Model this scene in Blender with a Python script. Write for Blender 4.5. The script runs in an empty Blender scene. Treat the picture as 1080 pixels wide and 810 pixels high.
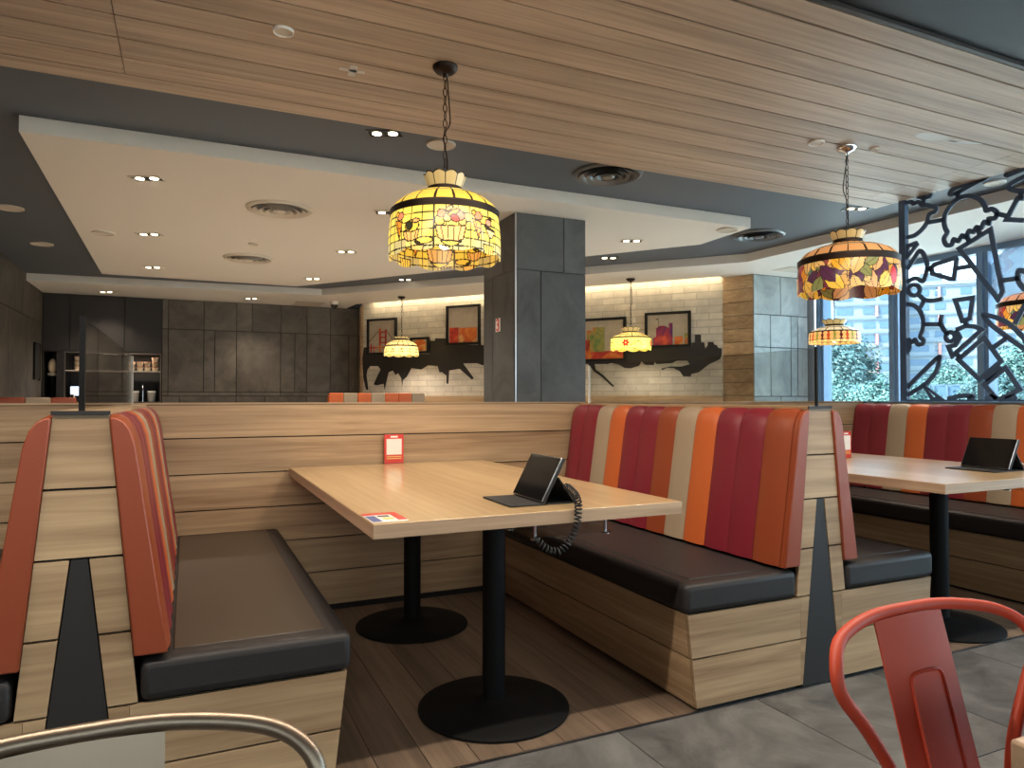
import bpy, math, random
import numpy as np
from math import sin, cos, pi, radians
from mathutils import Vector, Matrix
random.seed(7)
SC = bpy.context.scene
COL = SC.collection

# ------------------------------------------------------------------ camera, sky, large lights, exposure
cam_d = bpy.data.cameras.new('camera'); cam = bpy.data.objects.new('camera', cam_d); COL.objects.link(cam)
cam_d.sensor_fit = 'HORIZONTAL'; cam_d.sensor_width = 36; cam_d.lens = 36 * 743 / 1080
cam_d.clip_start = .02; cam_d.clip_end = 600
right, down, fwd = Vector((.908, -.419, 0)), Vector((.008, .018, -1)), Vector((.419, .908, .02))
fwd.normalize(); right = (right - fwd * right.dot(fwd)).normalized(); up = right.cross(fwd)
cam.matrix_world = Matrix(((right.x, up.x, -fwd.x, 0), (right.y, up.y, -fwd.y, 0), (right.z, up.z, -fwd.z, 1.10), (0, 0, 0, 1)))
SC.camera = cam
SC.view_settings.view_transform = 'Standard'; SC.view_settings.look = 'None'
SC.view_settings.gamma = 1; SC.view_settings.use_curve_mapping = False
SC.view_settings.exposure = 0.62
SC.cycles.max_bounces = 8; SC.cycles.transparent_max_bounces = 16; SC.cycles.sample_clamp_indirect = 4
SC.cycles.caustics_reflective = False; SC.cycles.caustics_refractive = False

world = bpy.data.worlds.new('sky'); SC.world = world; world.use_nodes = True
wn = world.node_tree; bg = wn.nodes['Background']
tc = wn.nodes.new('ShaderNodeTexCoord'); sp = wn.nodes.new('ShaderNodeSeparateXYZ'); cr = wn.nodes.new('ShaderNodeValToRGB')
wn.links.new(tc.outputs['Generated'], sp.inputs[0]); wn.links.new(sp.outputs['Z'], cr.inputs[0]); wn.links.new(cr.outputs[0], bg.inputs[0])
cr.color_ramp.elements[0].position = 0.0; cr.color_ramp.elements[0].color = (.80, .93, 1.0, 1)
cr.color_ramp.elements[1].position = .6; cr.color_ramp.elements[1].color = (.62, .82, 1.0, 1)
SKY = 3.4
bg.inputs[1].default_value = SKY

WARM = (1.0, .85, .68)
LS = 1.25                                            # one dial for all the indoor lamps
def lamp(name, kind, loc, power, color=WARM, size=.05, rot=(0, 0, 0), **kw):
    d = bpy.data.lights.new(name, kind); o = bpy.data.objects.new(name, d); COL.objects.link(o)
    d.energy = power * LS; d.color = color; o.location = loc; o.rotation_euler = rot
    if kind in ('POINT', 'SPOT'): d.shadow_soft_size = size
    for k, v in kw.items(): setattr(d, k, v)
    return o
sd = bpy.data.lights.new('sun', 'SUN'); sun = bpy.data.objects.new('sun', sd); COL.objects.link(sun)
sd.energy = 24; sd.angle = radians(6); sd.color = (1, .97, .92)
sun.rotation_euler = Vector((.62, -.22, -.75)).to_track_quat('-Z', 'Y').to_euler()       # from behind the building: none comes in through the glass
# downlights of the aisle in front of the booths (above the frame)
lamp('aisle_strip_lamp', 'AREA', (.7, 1.36, 2.53), 72, (1, .87, .72), shape='RECTANGLE', size_y=.06).data.size = 6.6
lamp('brick_cove_lamp', 'AREA', (4.13, 8.55, 2.585), 9, (1, .80, .50), rot=(0, 0, 0), shape='RECTANGLE', size_y=.05).data.size = 5.2
bpy.data.objects['brick_cove_lamp'].rotation_euler = (0, 0, math.atan2(-.785, .619))

# ------------------------------------------------------------------ materials
def lin(c):
    return tuple((x / 255 / 12.92) if x / 255 <= .04045 else ((x / 255 + .055) / 1.055) ** 2.4 for x in c)
def newmat(name):
    m = bpy.data.materials.new(name); m.use_nodes = True
    return m, m.node_tree, m.node_tree.nodes['Principled BSDF']
def plain(name, rgb, rough=.5, metal=0, bump=0, bscale=80, var=0.0, coat=0, spec=.5):
    m, t, p = newmat(name)
    c = lin(rgb)
    p.inputs['Base Color'].default_value = (*c, 1); p.inputs['Roughness'].default_value = rough; p.inputs['Metallic'].default_value = metal
    p.inputs['Coat Weight'].default_value = coat; p.inputs['Coat Roughness'].default_value = .1
    p.inputs['Specular IOR Level'].default_value = spec
    if bump or var:
        g = t.nodes.new('ShaderNodeTexCoord'); n = t.nodes.new('ShaderNodeTexNoise'); n.inputs['Scale'].default_value = bscale; n.inputs['Detail'].default_value = 4
        t.links.new(g.outputs['Object'], n.inputs['Vector'])
        if bump:
            b = t.nodes.new('ShaderNodeBump'); b.inputs['Strength'].default_value = bump; b.inputs['Distance'].default_value = .004
            t.links.new(n.outputs[0], b.inputs['Height']); t.links.new(b.outputs[0], p.inputs['Normal'])
        if var:
            r = t.nodes.new('ShaderNodeValToRGB'); r.color_ramp.elements[0].position = .3; r.color_ramp.elements[1].position = .7
            r.color_ramp.elements[0].color = (*[x * (1 - var) for x in c], 1); r.color_ramp.elements[1].color = (*[min(1, x * (1 + var)) for x in c], 1)
            t.links.new(n.outputs[0], r.inputs[0]); t.links.new(r.outputs[0], p.inputs['Base Color'])
    return m
def wood(name, light, dark, axis=0, rough=.45, grain=1.0, coat=0):
    m, t, p = newmat(name); L = t.links.new; N = t.nodes.new
    tcn = N('ShaderNodeTexCoord'); geo = N('ShaderNodeNewGeometry'); cb = N('ShaderNodeCombineXYZ')
    mul = N('ShaderNodeMath'); mul.operation = 'MULTIPLY'; mul.inputs[1].default_value = 37.0
    L(geo.outputs['Random Per Island'], mul.inputs[0])
    for k in range(3): L(mul.outputs[0], cb.inputs[k])
    ad = N('ShaderNodeVectorMath'); ad.operation = 'ADD'; L(tcn.outputs['Object'], ad.inputs[0]); L(cb.outputs[0], ad.inputs[1])
    mp = N('ShaderNodeMapping'); s = [38 * grain] * 3; s[axis] = 1.3 * grain; mp.inputs['Scale'].default_value = s; L(ad.outputs[0], mp.inputs['Vector'])
    n1 = N('ShaderNodeTexNoise'); n1.inputs['Scale'].default_value = 1.0; n1.inputs['Detail'].default_value = 6; n1.inputs['Roughness'].default_value = .62; n1.inputs['Distortion'].default_value = .6
    L(mp.outputs[0], n1.inputs['Vector'])
    mp2 = N('ShaderNodeMapping'); s2 = [7 * grain] * 3; s2[axis] = .55 * grain; mp2.inputs['Scale'].default_value = s2; L(ad.outputs[0], mp2.inputs['Vector'])
    n2 = N('ShaderNodeTexNoise'); n2.inputs['Scale'].default_value = 1.0; n2.inputs['Detail'].default_value = 3; L(mp2.outputs[0], n2.inputs['Vector'])
    mx = N('ShaderNodeMath'); mx.operation = 'MULTIPLY_ADD'; mx.inputs[1].default_value = .55; L(n1.outputs[0], mx.inputs[0])
    m2 = N('ShaderNodeMath'); m2.operation = 'MULTIPLY'; m2.inputs[1].default_value = .45; L(n2.outputs[0], m2.inputs[0]); L(m2.outputs[0], mx.inputs[2])
    r = N('ShaderNodeValToRGB'); r.color_ramp.elements[0].position = .38; r.color_ramp.elements[1].position = .62
    r.color_ramp.elements[0].color = (*lin(dark), 1); r.color_ramp.elements[1].color = (*lin(light), 1)
    L(mx.outputs[0], r.inputs[0])
    hs = N('ShaderNodeHueSaturation'); mr = N('ShaderNodeMapRange'); mr.inputs['To Min'].default_value = .88; mr.inputs['To Max'].default_value = 1.10
    L(geo.outputs['Random Per Island'], mr.inputs['Value']); L(mr.outputs[0], hs.inputs['Value']); L(r.outputs[0], hs.inputs['Color']); L(hs.outputs[0], p.inputs['Base Color'])
    p.inputs['Roughness'].default_value = rough; p.inputs['Coat Weight'].default_value = coat; p.inputs['Coat Roughness'].default_value = .12
    b = N('ShaderNodeBump'); b.inputs['Strength'].default_value = .12; b.inputs['Distance'].default_value = .002; L(n1.outputs[0], b.inputs['Height']); L(b.outputs[0], p.inputs['Normal'])
    return m
def mottled(name, a, b, scale, rough=.6, metal=0):           # concrete / slate: two tones in clouds and streaks
    m, t, p = newmat(name); L = t.links.new; N = t.nodes.new
    tcn = N('ShaderNodeTexCoord'); geo = N('ShaderNodeNewGeometry'); cb = N('ShaderNodeCombineXYZ')
    mul = N('ShaderNodeMath'); mul.operation = 'MULTIPLY'; mul.inputs[1].default_value = 23.0; L(geo.outputs['Random Per Island'], mul.inputs[0])
    for k in range(3): L(mul.outputs[0], cb.inputs[k])
    ad = N('ShaderNodeVectorMath'); ad.operation = 'ADD'; L(tcn.outputs['Object'], ad.inputs[0]); L(cb.outputs[0], ad.inputs[1])
    n = N('ShaderNodeTexNoise'); n.inputs['Scale'].default_value = scale; n.inputs['Detail'].default_value = 9; n.inputs['Roughness'].default_value = .68; n.inputs['Distortion'].default_value = .8
    L(ad.outputs[0], n.inputs['Vector'])
    r = N('ShaderNodeValToRGB'); r.color_ramp.elements[0].position = .32; r.color_ramp.elements[1].position = .7
    r.color_ramp.elements[0].color = (*lin(a), 1); r.color_ramp.elements[1].color = (*lin(b), 1); L(n.outputs[0], r.inputs[0])
    hs = N('ShaderNodeHueSaturation'); mr = N('ShaderNodeMapRange'); mr.inputs['To Min'].default_value = .85; mr.inputs['To Max'].default_value = 1.12
    L(geo.outputs['Random Per Island'], mr.inputs['Value']); L(mr.outputs[0], hs.inputs['Value']); L(r.outputs[0], hs.inputs['Color']); L(hs.outputs[0], p.inputs['Base Color'])
    p.inputs['Roughness'].default_value = rough
    bm = N('ShaderNodeBump'); bm.inputs['Strength'].default_value = .15; bm.inputs['Distance'].default_value = .003; L(n.outputs[0], bm.inputs['Height']); L(bm.outputs[0], p.inputs['Normal'])
    return m
def glow(name, rgb, strength):
    m, t, p = newmat(name); c = lin(rgb)
    p.inputs['Base Color'].default_value = (*c, 1); p.inputs['Emission Color'].default_value = (*c, 1); p.inputs['Emission Strength'].default_value = strength
    return m
def pane(name, tint, refl=.08, rough=0.0, haze=0.0, hazecol=(1, 1, 1)):
    m = bpy.data.materials.new(name); m.use_nodes = True; t = m.node_tree; t.nodes.clear(); N = t.nodes.new; L = t.links.new
    o = N('ShaderNodeOutputMaterial'); tr = N('ShaderNodeBsdfTransparent'); tr.inputs[0].default_value = (*tint, 1)
    gl = N('ShaderNodeBsdfGlossy'); gl.inputs['Roughness'].default_value = rough; lw = N('ShaderNodeLayerWeight'); lw.inputs[0].default_value = .5; pw = N('ShaderNodeMath'); pw.operation = 'POWER'; pw.inputs[1].default_value = 4.0; L(lw.outputs['Facing'], pw.inputs[0]); fr = N('ShaderNodeMath'); fr.operation = 'MULTIPLY_ADD'; fr.inputs[1].default_value = .55; fr.inputs[2].default_value = refl * .5; L(pw.outputs[0], fr.inputs[0])
    mx = N('ShaderNodeMixShader'); L(fr.outputs[0], mx.inputs[0]); L(tr.outputs[0], mx.inputs[1]); L(gl.outputs[0], mx.inputs[2])
    last = mx
    if haze:
        df = N('ShaderNodeBsdfTranslucent'); df.inputs[0].default_value = (*hazecol, 1); d2 = N('ShaderNodeBsdfDiffuse'); d2.inputs[0].default_value = (*hazecol, 1)
        a = N('ShaderNodeAddShader'); L(df.outputs[0], a.inputs[0]); L(d2.outputs[0], a.inputs[1])
        last = N('ShaderNodeMixShader'); last.inputs[0].default_value = haze; L(mx.outputs[0], last.inputs[1]); L(a.outputs[0], last.inputs[2])
    L(last.outputs[0], o.inputs[0]); return m
def brickmat():
    m, t, p = newmat('whitewashed_brick'); L = t.links.new; N = t.nodes.new
    tcn = N('ShaderNodeTexCoord'); sx = N('ShaderNodeSeparateXYZ'); cb = N('ShaderNodeCombineXYZ'); L(tcn.outputs['Object'], sx.inputs[0]); L(sx.outputs['X'], cb.inputs[0]); L(sx.outputs['Z'], cb.inputs[1])
    b = N('ShaderNodeTexBrick'); b.inputs['Scale'].default_value = 1.0; b.inputs['Brick Width'].default_value = .30; b.inputs['Row Height'].default_value = .085; b.inputs['Mortar Size'].default_value = .006
    b.inputs['Color1'].default_value = (*lin((216, 206, 186)), 1); b.inputs['Color2'].default_value = (*lin((190, 181, 164)), 1); b.inputs['Mortar'].default_value = (*lin((176, 166, 148)), 1); b.inputs['Bias'].default_value = -.1
    L(cb.outputs[0], b.inputs['Vector'])
    n = N('ShaderNodeTexNoise'); n.inputs['Scale'].default_value = 9; n.inputs['Detail'].default_value = 6; L(tcn.outputs['Object'], n.inputs['Vector'])
    mx = N('ShaderNodeMix'); mx.data_type = 'RGBA'; mx.blend_type = 'MULTIPLY'; mx.inputs[0].default_value = .5; L(b.outputs[0], mx.inputs[6]); L(n.outputs[0], mx.inputs[7])
    gm = N('ShaderNodeBrightContrast'); gm.inputs['Bright'].default_value = .12; L(mx.outputs[2], gm.inputs[0]); L(gm.outputs[0], p.inputs['Base Color'])
    bp = N('ShaderNodeBump'); bp.inputs['Strength'].default_value = .6; bp.inputs['Distance'].default_value = .01; bp.invert = True; L(b.outputs['Fac'], bp.inputs['Height']); L(bp.outputs[0], p.inputs['Normal'])
    p.inputs['Roughness'].default_value = .85; return m
def watercolour(name, cols, scale=6):
    m, t, p = newmat(name); L = t.links.new; N = t.nodes.new
    tcn = N('ShaderNodeTexCoord'); n = N('ShaderNodeTexNoise'); n.inputs['Scale'].default_value = scale; n.inputs['Detail'].default_value = 3; n.inputs['Distortion'].default_value = 1.2; L(tcn.outputs['Object'], n.inputs['Vector'])
    r = N('ShaderNodeValToRGB'); e = r.color_ramp.elements
    while len(e) < len(cols): e.new(.5)
    for i, c in enumerate(cols): e[i].position = .3 + .4 * i / (len(cols) - 1); e[i].color = (*lin(c), 1)
    L(n.outputs[0], r.inputs[0]); L(r.outputs[0], p.inputs['Base Color']); p.inputs['Roughness'].default_value = .6; return m
def attrglow(name, strength):                                 # leaded glass lit from within: pane colours come from the pattern attribute
    m, t, p = newmat(name); a = t.nodes.new('ShaderNodeAttribute'); a.attribute_name = 'pane'
    t.links.new(a.outputs['Color'], p.inputs['Base Color']); t.links.new(a.outputs['Color'], p.inputs['Emission Color']); p.inputs['Emission Strength'].default_value = strength
    p.inputs['Roughness'].default_value = .22; return m

M = {}
M['oak_x'] = wood('oak_laminate', (188, 160, 125), (142, 114, 84), 0)
M['oak_y'] = wood('oak_laminate_lengthways', (188, 160, 125), (142, 114, 84), 1)
M['ceil_wood'] = wood('ceiling_oak', (194, 172, 151), (154, 133, 114), 0, .5)
M['table_wood'] = wood('table_laminate', (200, 171, 128), (172, 141, 100), 1, .3, .9, .5)
M['table_edge'] = wood('table_edge_band', (196, 168, 138), (160, 132, 106), 0, .5)
M['table_edge_y'] = wood('table_edge_band_lengthways', (196, 168, 138), (160, 132, 106), 1, .5)
M['floor_wood'] = wood('floor_plank', (134, 114, 96), (100, 84, 70), 1, .45)
M['gap'] = plain('joint_black', (16, 14, 13), .8)
M['slate'] = mottled('slate_tile', (66, 66, 66), (126, 125, 122), 3.4, .42)
M['bounce_floor'] = mottled('cream_bounce_floor', (198, 190, 178), (222, 214, 202), 2.0, .5)  # unseen far floor, made pale to bounce light onto the white ceiling panel
M['grout'] = plain('grout', (56, 56, 56), .9)
M['panel'] = mottled('dark_concrete_panel', (66, 60, 54), (104, 96, 86), 3.0, .5)
M['column'] = mottled('column_concrete_panel', (64, 64, 64), (96, 97, 98), 2.4, .5)
M['daylit_panel'] = mottled('daylit_concrete_panel', (120, 128, 130), (176, 182, 182), 3.0, .6)  # same concrete as the column; daylight is painted in as paler tones
M['black_lam'] = plain('black_laminate', (36, 32, 31), .55)
M['white_paint'] = plain('ceiling_white', (216, 210, 202), .7)
M['soffit_paint'] = plain('soffit_white', (216, 212, 206), .7)
M['grey_paint'] = plain('ceiling_charcoal', (80, 87, 96), .6)
M['navy_paint'] = plain('ceiling_navy', (13, 17, 25), .5, spec=.3)
M['wall_paint'] = plain('plaster_beige', (170, 155, 138), .8)
M['brick'] = brickmat()
M['maroon'] = plain('maroon_vinyl', (122, 32, 46), .38, bump=.1, bscale=260)
M['taupe'] = plain('taupe_vinyl', (158, 140, 118), .4, bump=.1, bscale=260)
M['orange'] = plain('orange_vinyl', (190, 94, 46), .38, bump=.1, bscale=260)
M['brown'] = plain('brick_brown_vinyl', (140, 64, 36), .38, bump=.1, bscale=260)
M['black_vinyl'] = plain('black_vinyl', (42, 39, 39), .5, bump=.15, bscale=300, spec=.35)
M['seat_vinyl'] = plain('dark_brown_vinyl', (62, 51, 40), .42, bump=.15, bscale=300)
M['iron'] = plain('black_iron', (15, 15, 16), .65, .0, spec=.2, bump=.2, bscale=200)
M['bronze'] = plain('dark_bronze', (46, 34, 28), .45, .7)
M['steel'] = plain('brushed_steel', (150, 134, 118), .4, 1, bump=.05, bscale=40)
M['chrome'] = plain('chrome', (210, 210, 212), .12, 1)
M['red_paint'] = plain('red_enamel', (188, 70, 46), .5, .0, spec=.35)
M['tablet_black'] = plain('tablet_case_black', (24, 24, 26), .6)
M['screen_glass'] = plain('dark_screen', (12, 12, 14), .08)
M['silver'] = plain('silver_edge', (190, 190, 194), .3, 1)
M['sign_red'] = plain('sign_red', (206, 62, 52), .3)
M['sign_white'] = plain('sign_white', (236, 232, 226), .4)
M['sign_blue'] = plain('card_blue', (74, 86, 140), .4)
M['sign_yellow'] = plain('card_yellow', (226, 196, 120), .4)
M['mural_black'] = plain('mural_black', (38, 34, 33), .6)
M['hazed_steel'] = plain('screen_hazed_black_steel', (66, 88, 118), .5, .0)  # black steel; the window haze over it is painted in as blue
M['mullion'] = plain('mullion_aluminium', (104, 132, 164), .45, .1)  # blue aluminium, lightened: window haze is put into the colour
M['tinted_glass'] = pane('tinted_glass', (.80, .78, .74))
M['niche_trim'] = plain('niche_trim', (96, 90, 84), .5)
M['window_glass'] = pane('window_glass', (.85, .955, 1.0))
M['clear_glass'] = pane('clear_glass', (.86, .86, .84), .2)
M['acrylic'] = pane('clear_acrylic', (.93, .94, .95))
M['frost'] = pane('frosted_film', (.9, .95, 1), haze=.75, hazecol=(.16, .20, .24))
M['filmwhite'] = pane('white_film', (.95, .97, 1), haze=.85, hazecol=(.5, .55, .6))
M['vent_white'] = plain('vent_white', (196, 186, 172), .5)
M['vent_dark'] = plain('vent_charcoal', (92, 95, 98), .35, .5)
M['bulb'] = glow('lit_bulb', (255, 236, 200), 7)
M['tape'] = plain('pale_tape', (206, 206, 204), .6)
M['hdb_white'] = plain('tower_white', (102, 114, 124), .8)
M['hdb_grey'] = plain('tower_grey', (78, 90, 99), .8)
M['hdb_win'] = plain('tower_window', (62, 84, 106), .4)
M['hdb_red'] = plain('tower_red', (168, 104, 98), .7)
M['leaf'] = plain('tree_leaf', (62, 94, 88), .6, var=.3, bscale=.8)  # leaf green turned bluish; outdoor haze is put into the colour
M['leaf2'] = plain('tree_leaf_dark', (52, 80, 80), .6, var=.3, bscale=.8)  # darker leaf, with the same bluish haze in its colour
M['bark'] = plain('tree_bark', (84, 72, 60), .9)
M['bounce_ground'] = plain('pale_bounce_paving', (196, 194, 186), .9, var=.2, bscale=.4)  # unseen ground, made pale to bounce daylight up onto the ceilings
M['bridge'] = plain('bridge_concrete', (80, 98, 112), .8)
M['rail'] = plain('bridge_rail', (70, 94, 118), .5)
M['tub'] = plain('paper_tub', (222, 200, 170), .5)
M['tub_lid'] = plain('tub_lid', (176, 120, 86), .5)
M['tubglass'] = plain('dispenser_plastic', (176, 172, 166), .3)
M['lit_screen'] = glow('lit_display', (200, 215, 235), .9)

# ------------------------------------------------------------------ mesh helpers
class MB:
    def __init__(s): s.v = []; s.f = []; s.m = []
    def face(s, idx, mi=0): s.f.append(tuple(idx)); s.m.append(mi)
    def box(s, x0, x1, y0, y1, z0, z1, mi=0):
        b = len(s.v)
        s.v += [(x0, y0, z0), (x1, y0, z0), (x1, y1, z0), (x0, y1, z0), (x0, y0, z1), (x1, y0, z1), (x1, y1, z1), (x0, y1, z1)]
        for q in ((0, 3, 2, 1), (4, 5, 6, 7), (0, 1, 5, 4), (1, 2, 6, 5), (2, 3, 7, 6), (3, 0, 4, 7)): s.face([b + i for i in q], mi)
        return s
    def prism(s, pts, axis, a0, a1, mi=0):          # outline extruded along axis (0,1,2); the outline's two numbers are the other two axes in order
        b = len(s.v); n = len(pts)
        def put(p, a): q = list(p); q.insert(axis, a); return tuple(q)
        s.v += [put(p, a0) for p in pts] + [put(p, a1) for p in pts]
        s.face(range(b + n - 1, b - 1, -1), mi); s.face(range(b + n, b + 2 * n), mi)
        for i in range(n): j = (i + 1) % n; s.face((b + i, b + j, b + n + j, b + n + i), mi)
        return s
    def tube(s, path, r, n=8, closed=False, mi=0):
        P = [Vector(p) for p in path]; k = len(P); b = len(s.v); nrm = None
        rr = r if hasattr(r, '__len__') else [r] * k
        for i in range(k):
            t = (P[(i + 1) % k] - P[i - 1]) if closed else (P[min(i + 1, k - 1)] - P[max(i - 1, 0)])
            t.normalize()
            if nrm is None:
                a = Vector((0, 0, 1)) if abs(t.z) < .9 else Vector((1, 0, 0)); nrm = t.cross(a).normalized()
            else:
                nrm = (nrm - t * nrm.dot(t)).normalized()
            bi = t.cross(nrm)
            for j in range(n):
                a = 2 * pi * j / n; s.v.append(tuple(P[i] + (nrm * cos(a) + bi * sin(a)) * rr[i]))
        for i in range(k if closed else k - 1):
            i2 = (i + 1) % k
            for j in range(n): s.face((b + i * n + j, b + i * n + (j + 1) % n, b + i2 * n + (j + 1) % n, b + i2 * n + j), mi)
        if not closed: s.face([b + j for j in range(n)][::-1], mi); s.face([b + (k - 1) * n + j for j in range(n)], mi)
        return s
    def lathe(s, prof, n=32, c=(0, 0, 0), mi=0, cap=True):
        b = len(s.v); k = len(prof)
        for r, z in prof:
            for j in range(n): a = 2 * pi * j / n; s.v.append((c[0] + r * cos(a), c[1] + r * sin(a), c[2] + z))
        for i in range(k - 1):
            for j in range(n): j2 = (j + 1) % n; s.face((b + i * n + j, b + i * n + j2, b + (i + 1) * n + j2, b + (i + 1) * n + j), mi)
        if cap: s.face([b + j for j in range(n)][::-1], mi); s.face([b + (k - 1) * n + j for j in range(n)], mi)
        return s
    def strip(s, pts, w, axis, a0, a1, closed=False, mi=0):   # flat bar of width w following a 2-D line, extruded along axis
        P = [Vector(p) for p in pts]; k = len(P); L_, R_ = [], []
        for i in range(k):
            t0 = (P[i] - P[i - 1]).normalized() if (i > 0 or closed) else None
            t1 = (P[(i + 1) % k] - P[i]).normalized() if (i < k - 1 or closed) else None
            t0 = t0 or t1; t1 = t1 or t0
            n0 = Vector((-t0.y, t0.x)); n1 = Vector((-t1.y, t1.x)); nn = n0 + n1
            nn = nn.normalized() if nn.length > 1e-4 else n0
            d = w / 2 / max(.5, nn.dot(n0)); L_.append(P[i] + nn * d); R_.append(P[i] - nn * d)
        b = len(s.v)
        def put(p, a): q = list(p); q.insert(axis, a); return tuple(q)
        for i in range(k): s.v += [put(L_[i], a0), put(R_[i], a0), put(R_[i], a1), put(L_[i], a1)]
        for i in range(k if closed else k - 1):
            i2 = (i + 1) % k
            for q in range(4): q2 = (q + 1) % 4; s.face((b + 4 * i + q, b + 4 * i + q2, b + 4 * i2 + q2, b + 4 * i2 + q), mi)
        if not closed: s.face((b, b + 3, b + 2, b + 1), mi); e = b + 4 * (k - 1); s.face((e, e + 1, e + 2, e + 3), mi)
        return s
    def build(s, name, mats, parent=None, loc=(0, 0, 0), rot=(0, 0, 0), bevel=0, seg=2, smooth=None):
        me = bpy.data.meshes.new(name); me.from_pydata(s.v, [], s.f); me.update()
        for m in (mats if isinstance(mats, (list, tuple)) else [mats]): me.materials.append(m)
        me.polygons.foreach_set('material_index', s.m)
        import bmesh
        bm = bmesh.new(); bm.from_mesh(me); bmesh.ops.recalc_face_normals(bm, faces=bm.faces); bm.to_mesh(me); bm.free()
        if smooth is not None:
            me.polygons.foreach_set('use_smooth', [True] * len(me.polygons)); me.set_sharp_from_angle(angle=radians(smooth))
        o = bpy.data.objects.new(name, me); COL.objects.link(o); o.location = loc; o.rotation_euler = rot
        if parent: o.parent = parent
        if bevel:
            md = o.modifiers.new('bevel', 'BEVEL'); md.width = bevel; md.segments = seg; md.limit_method = 'ANGLE'; md.angle_limit = radians(40)
            me.polygons.foreach_set('use_smooth', [True] * len(me.polygons)); me.set_sharp_from_angle(angle=radians(40)); md.harden_normals = False
        return o
def tag(o, label, cat, group=None):
    o['label'] = label; o['category'] = cat
    if group: o['group'] = group
    return o
def thing(name, label, cat, loc=(0, 0, 0), rz=0, group=None):
    o = bpy.data.objects.new(name, None); COL.objects.link(o); o.location = loc; o.rotation_euler = (0, 0, rz); o.empty_display_size = .1
    return tag(o, label, cat, group)
def struct(o): o['kind'] = 'structure'; return o
def dup(o, label, loc, rz=None, parent=None, group=None):
    def rec(src, par):
        c = src.copy(); COL.objects.link(c)
        if par: c.parent = par
        for ch in list(src.children): rec(ch, c)
        return c
    r = rec(o, None); r.location = loc
    if rz is not None: r.rotation_euler = (0, 0, rz)
    r['label'] = label
    if group: r['group'] = group
    return r
def catmull(pts, n=6, closed=False):
    P = [Vector(p) for p in pts]; k = len(P); out = []
    for i in range(k if closed else k - 1):
        p0 = P[(i - 1) % k] if (closed or i > 0) else P[0]; p1 = P[i]; p2 = P[(i + 1) % k]; p3 = P[(i + 2) % k] if (closed or i < k - 2) else P[-1]
        for j in range(n):
            t = j / n; out.append(.5 * ((2 * p1) + (p2 - p0) * t + (2 * p0 - 5 * p1 + 4 * p2 - p3) * t * t + (3 * p1 - p0 - 3 * p2 + p3) * t ** 3))
    if not closed: out.append(P[-1])
    return out
MURAL = [[0.012, 1.699], [0.041, 1.874], [0.126, 1.885], [0.143, 1.777], [0.458, 1.754], [0.923, 1.754], [1.248, 1.745], [1.248, 1.937], [1.339, 1.934], [1.339, 1.967], [1.549, 1.959], [1.549, 1.876], [2.044, 1.846], [2.087, 1.857], [2.123, 1.843], [3.693, 1.745], [4.212, 1.707], [4.467, 1.73], [5.037, 1.722], [5.037, 1.771], [5.08, 1.776], [5.081, 1.869], [5.151, 1.866], [5.155, 1.773], [5.19, 1.772], [5.203, 1.696], [5.232, 1.735], [5.233, 1.774], [5.3, 1.772], [5.306, 1.742], [5.338, 1.731], [5.357, 1.697], [5.395, 1.69], [5.395, 1.612], [5.375, 1.564], [5.25, 1.508], [5.124, 1.412], [5.035, 1.393], [5.025, 1.36], [4.936, 1.365], [4.896, 1.426], [4.816, 1.467], [4.735, 1.473], [4.677, 1.446], [4.665, 1.466], [4.775, 1.488], [4.916, 1.485], [5.016, 1.513], [4.986, 1.554], [4.857, 1.557], [4.796, 1.528], [4.612, 1.522], [4.581, 1.549], [4.57, 1.509], [4.466, 1.515], [4.414, 1.557], [4.382, 1.506], [4.276, 1.474], [4.19, 1.483], [4.103, 1.533], [4.016, 1.546], [3.972, 1.536], [3.794, 1.54], [3.805, 1.466], [3.905, 1.401], [4.055, 1.256], [4.033, 1.244], [3.883, 1.38], [3.783, 1.445], [3.704, 1.542], [2.124, 1.56], [2.044, 1.591], [1.814, 1.592], [1.988, 1.382], [1.959, 1.36], [1.756, 1.518], [1.58, 1.496], [1.566, 1.307], [1.536, 1.307], [1.536, 1.421], [1.461, 1.473], [1.416, 1.473], [1.385, 1.563], [1.218, 1.579], [1.095, 1.517], [0.924, 1.546], [0.845, 1.418], [0.773, 1.366], [0.76, 1.275], [0.744, 1.393], [0.686, 1.472], [0.638, 1.447], [0.589, 1.513], [0.508, 1.488], [0.476, 1.37], [0.438, 1.225], [0.421, 1.317], [0.296, 1.292], [0.229, 1.306], [0.295, 1.425], [0.361, 1.531], [0.311, 1.585], [0.161, 1.588], [0.111, 1.535], [0.094, 1.455], [0.129, 1.226], [0.089, 1.226], [0.034, 1.402]]
FRAMES = [[0.124, 0.672, 1.756, 2.302], [0.922, 1.248, 1.753, 1.989], [1.548, 2.106, 1.856, 2.42], [3.476, 4.222, 1.572, 2.129], [4.469, 5.037, 1.722, 2.161]]
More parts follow.
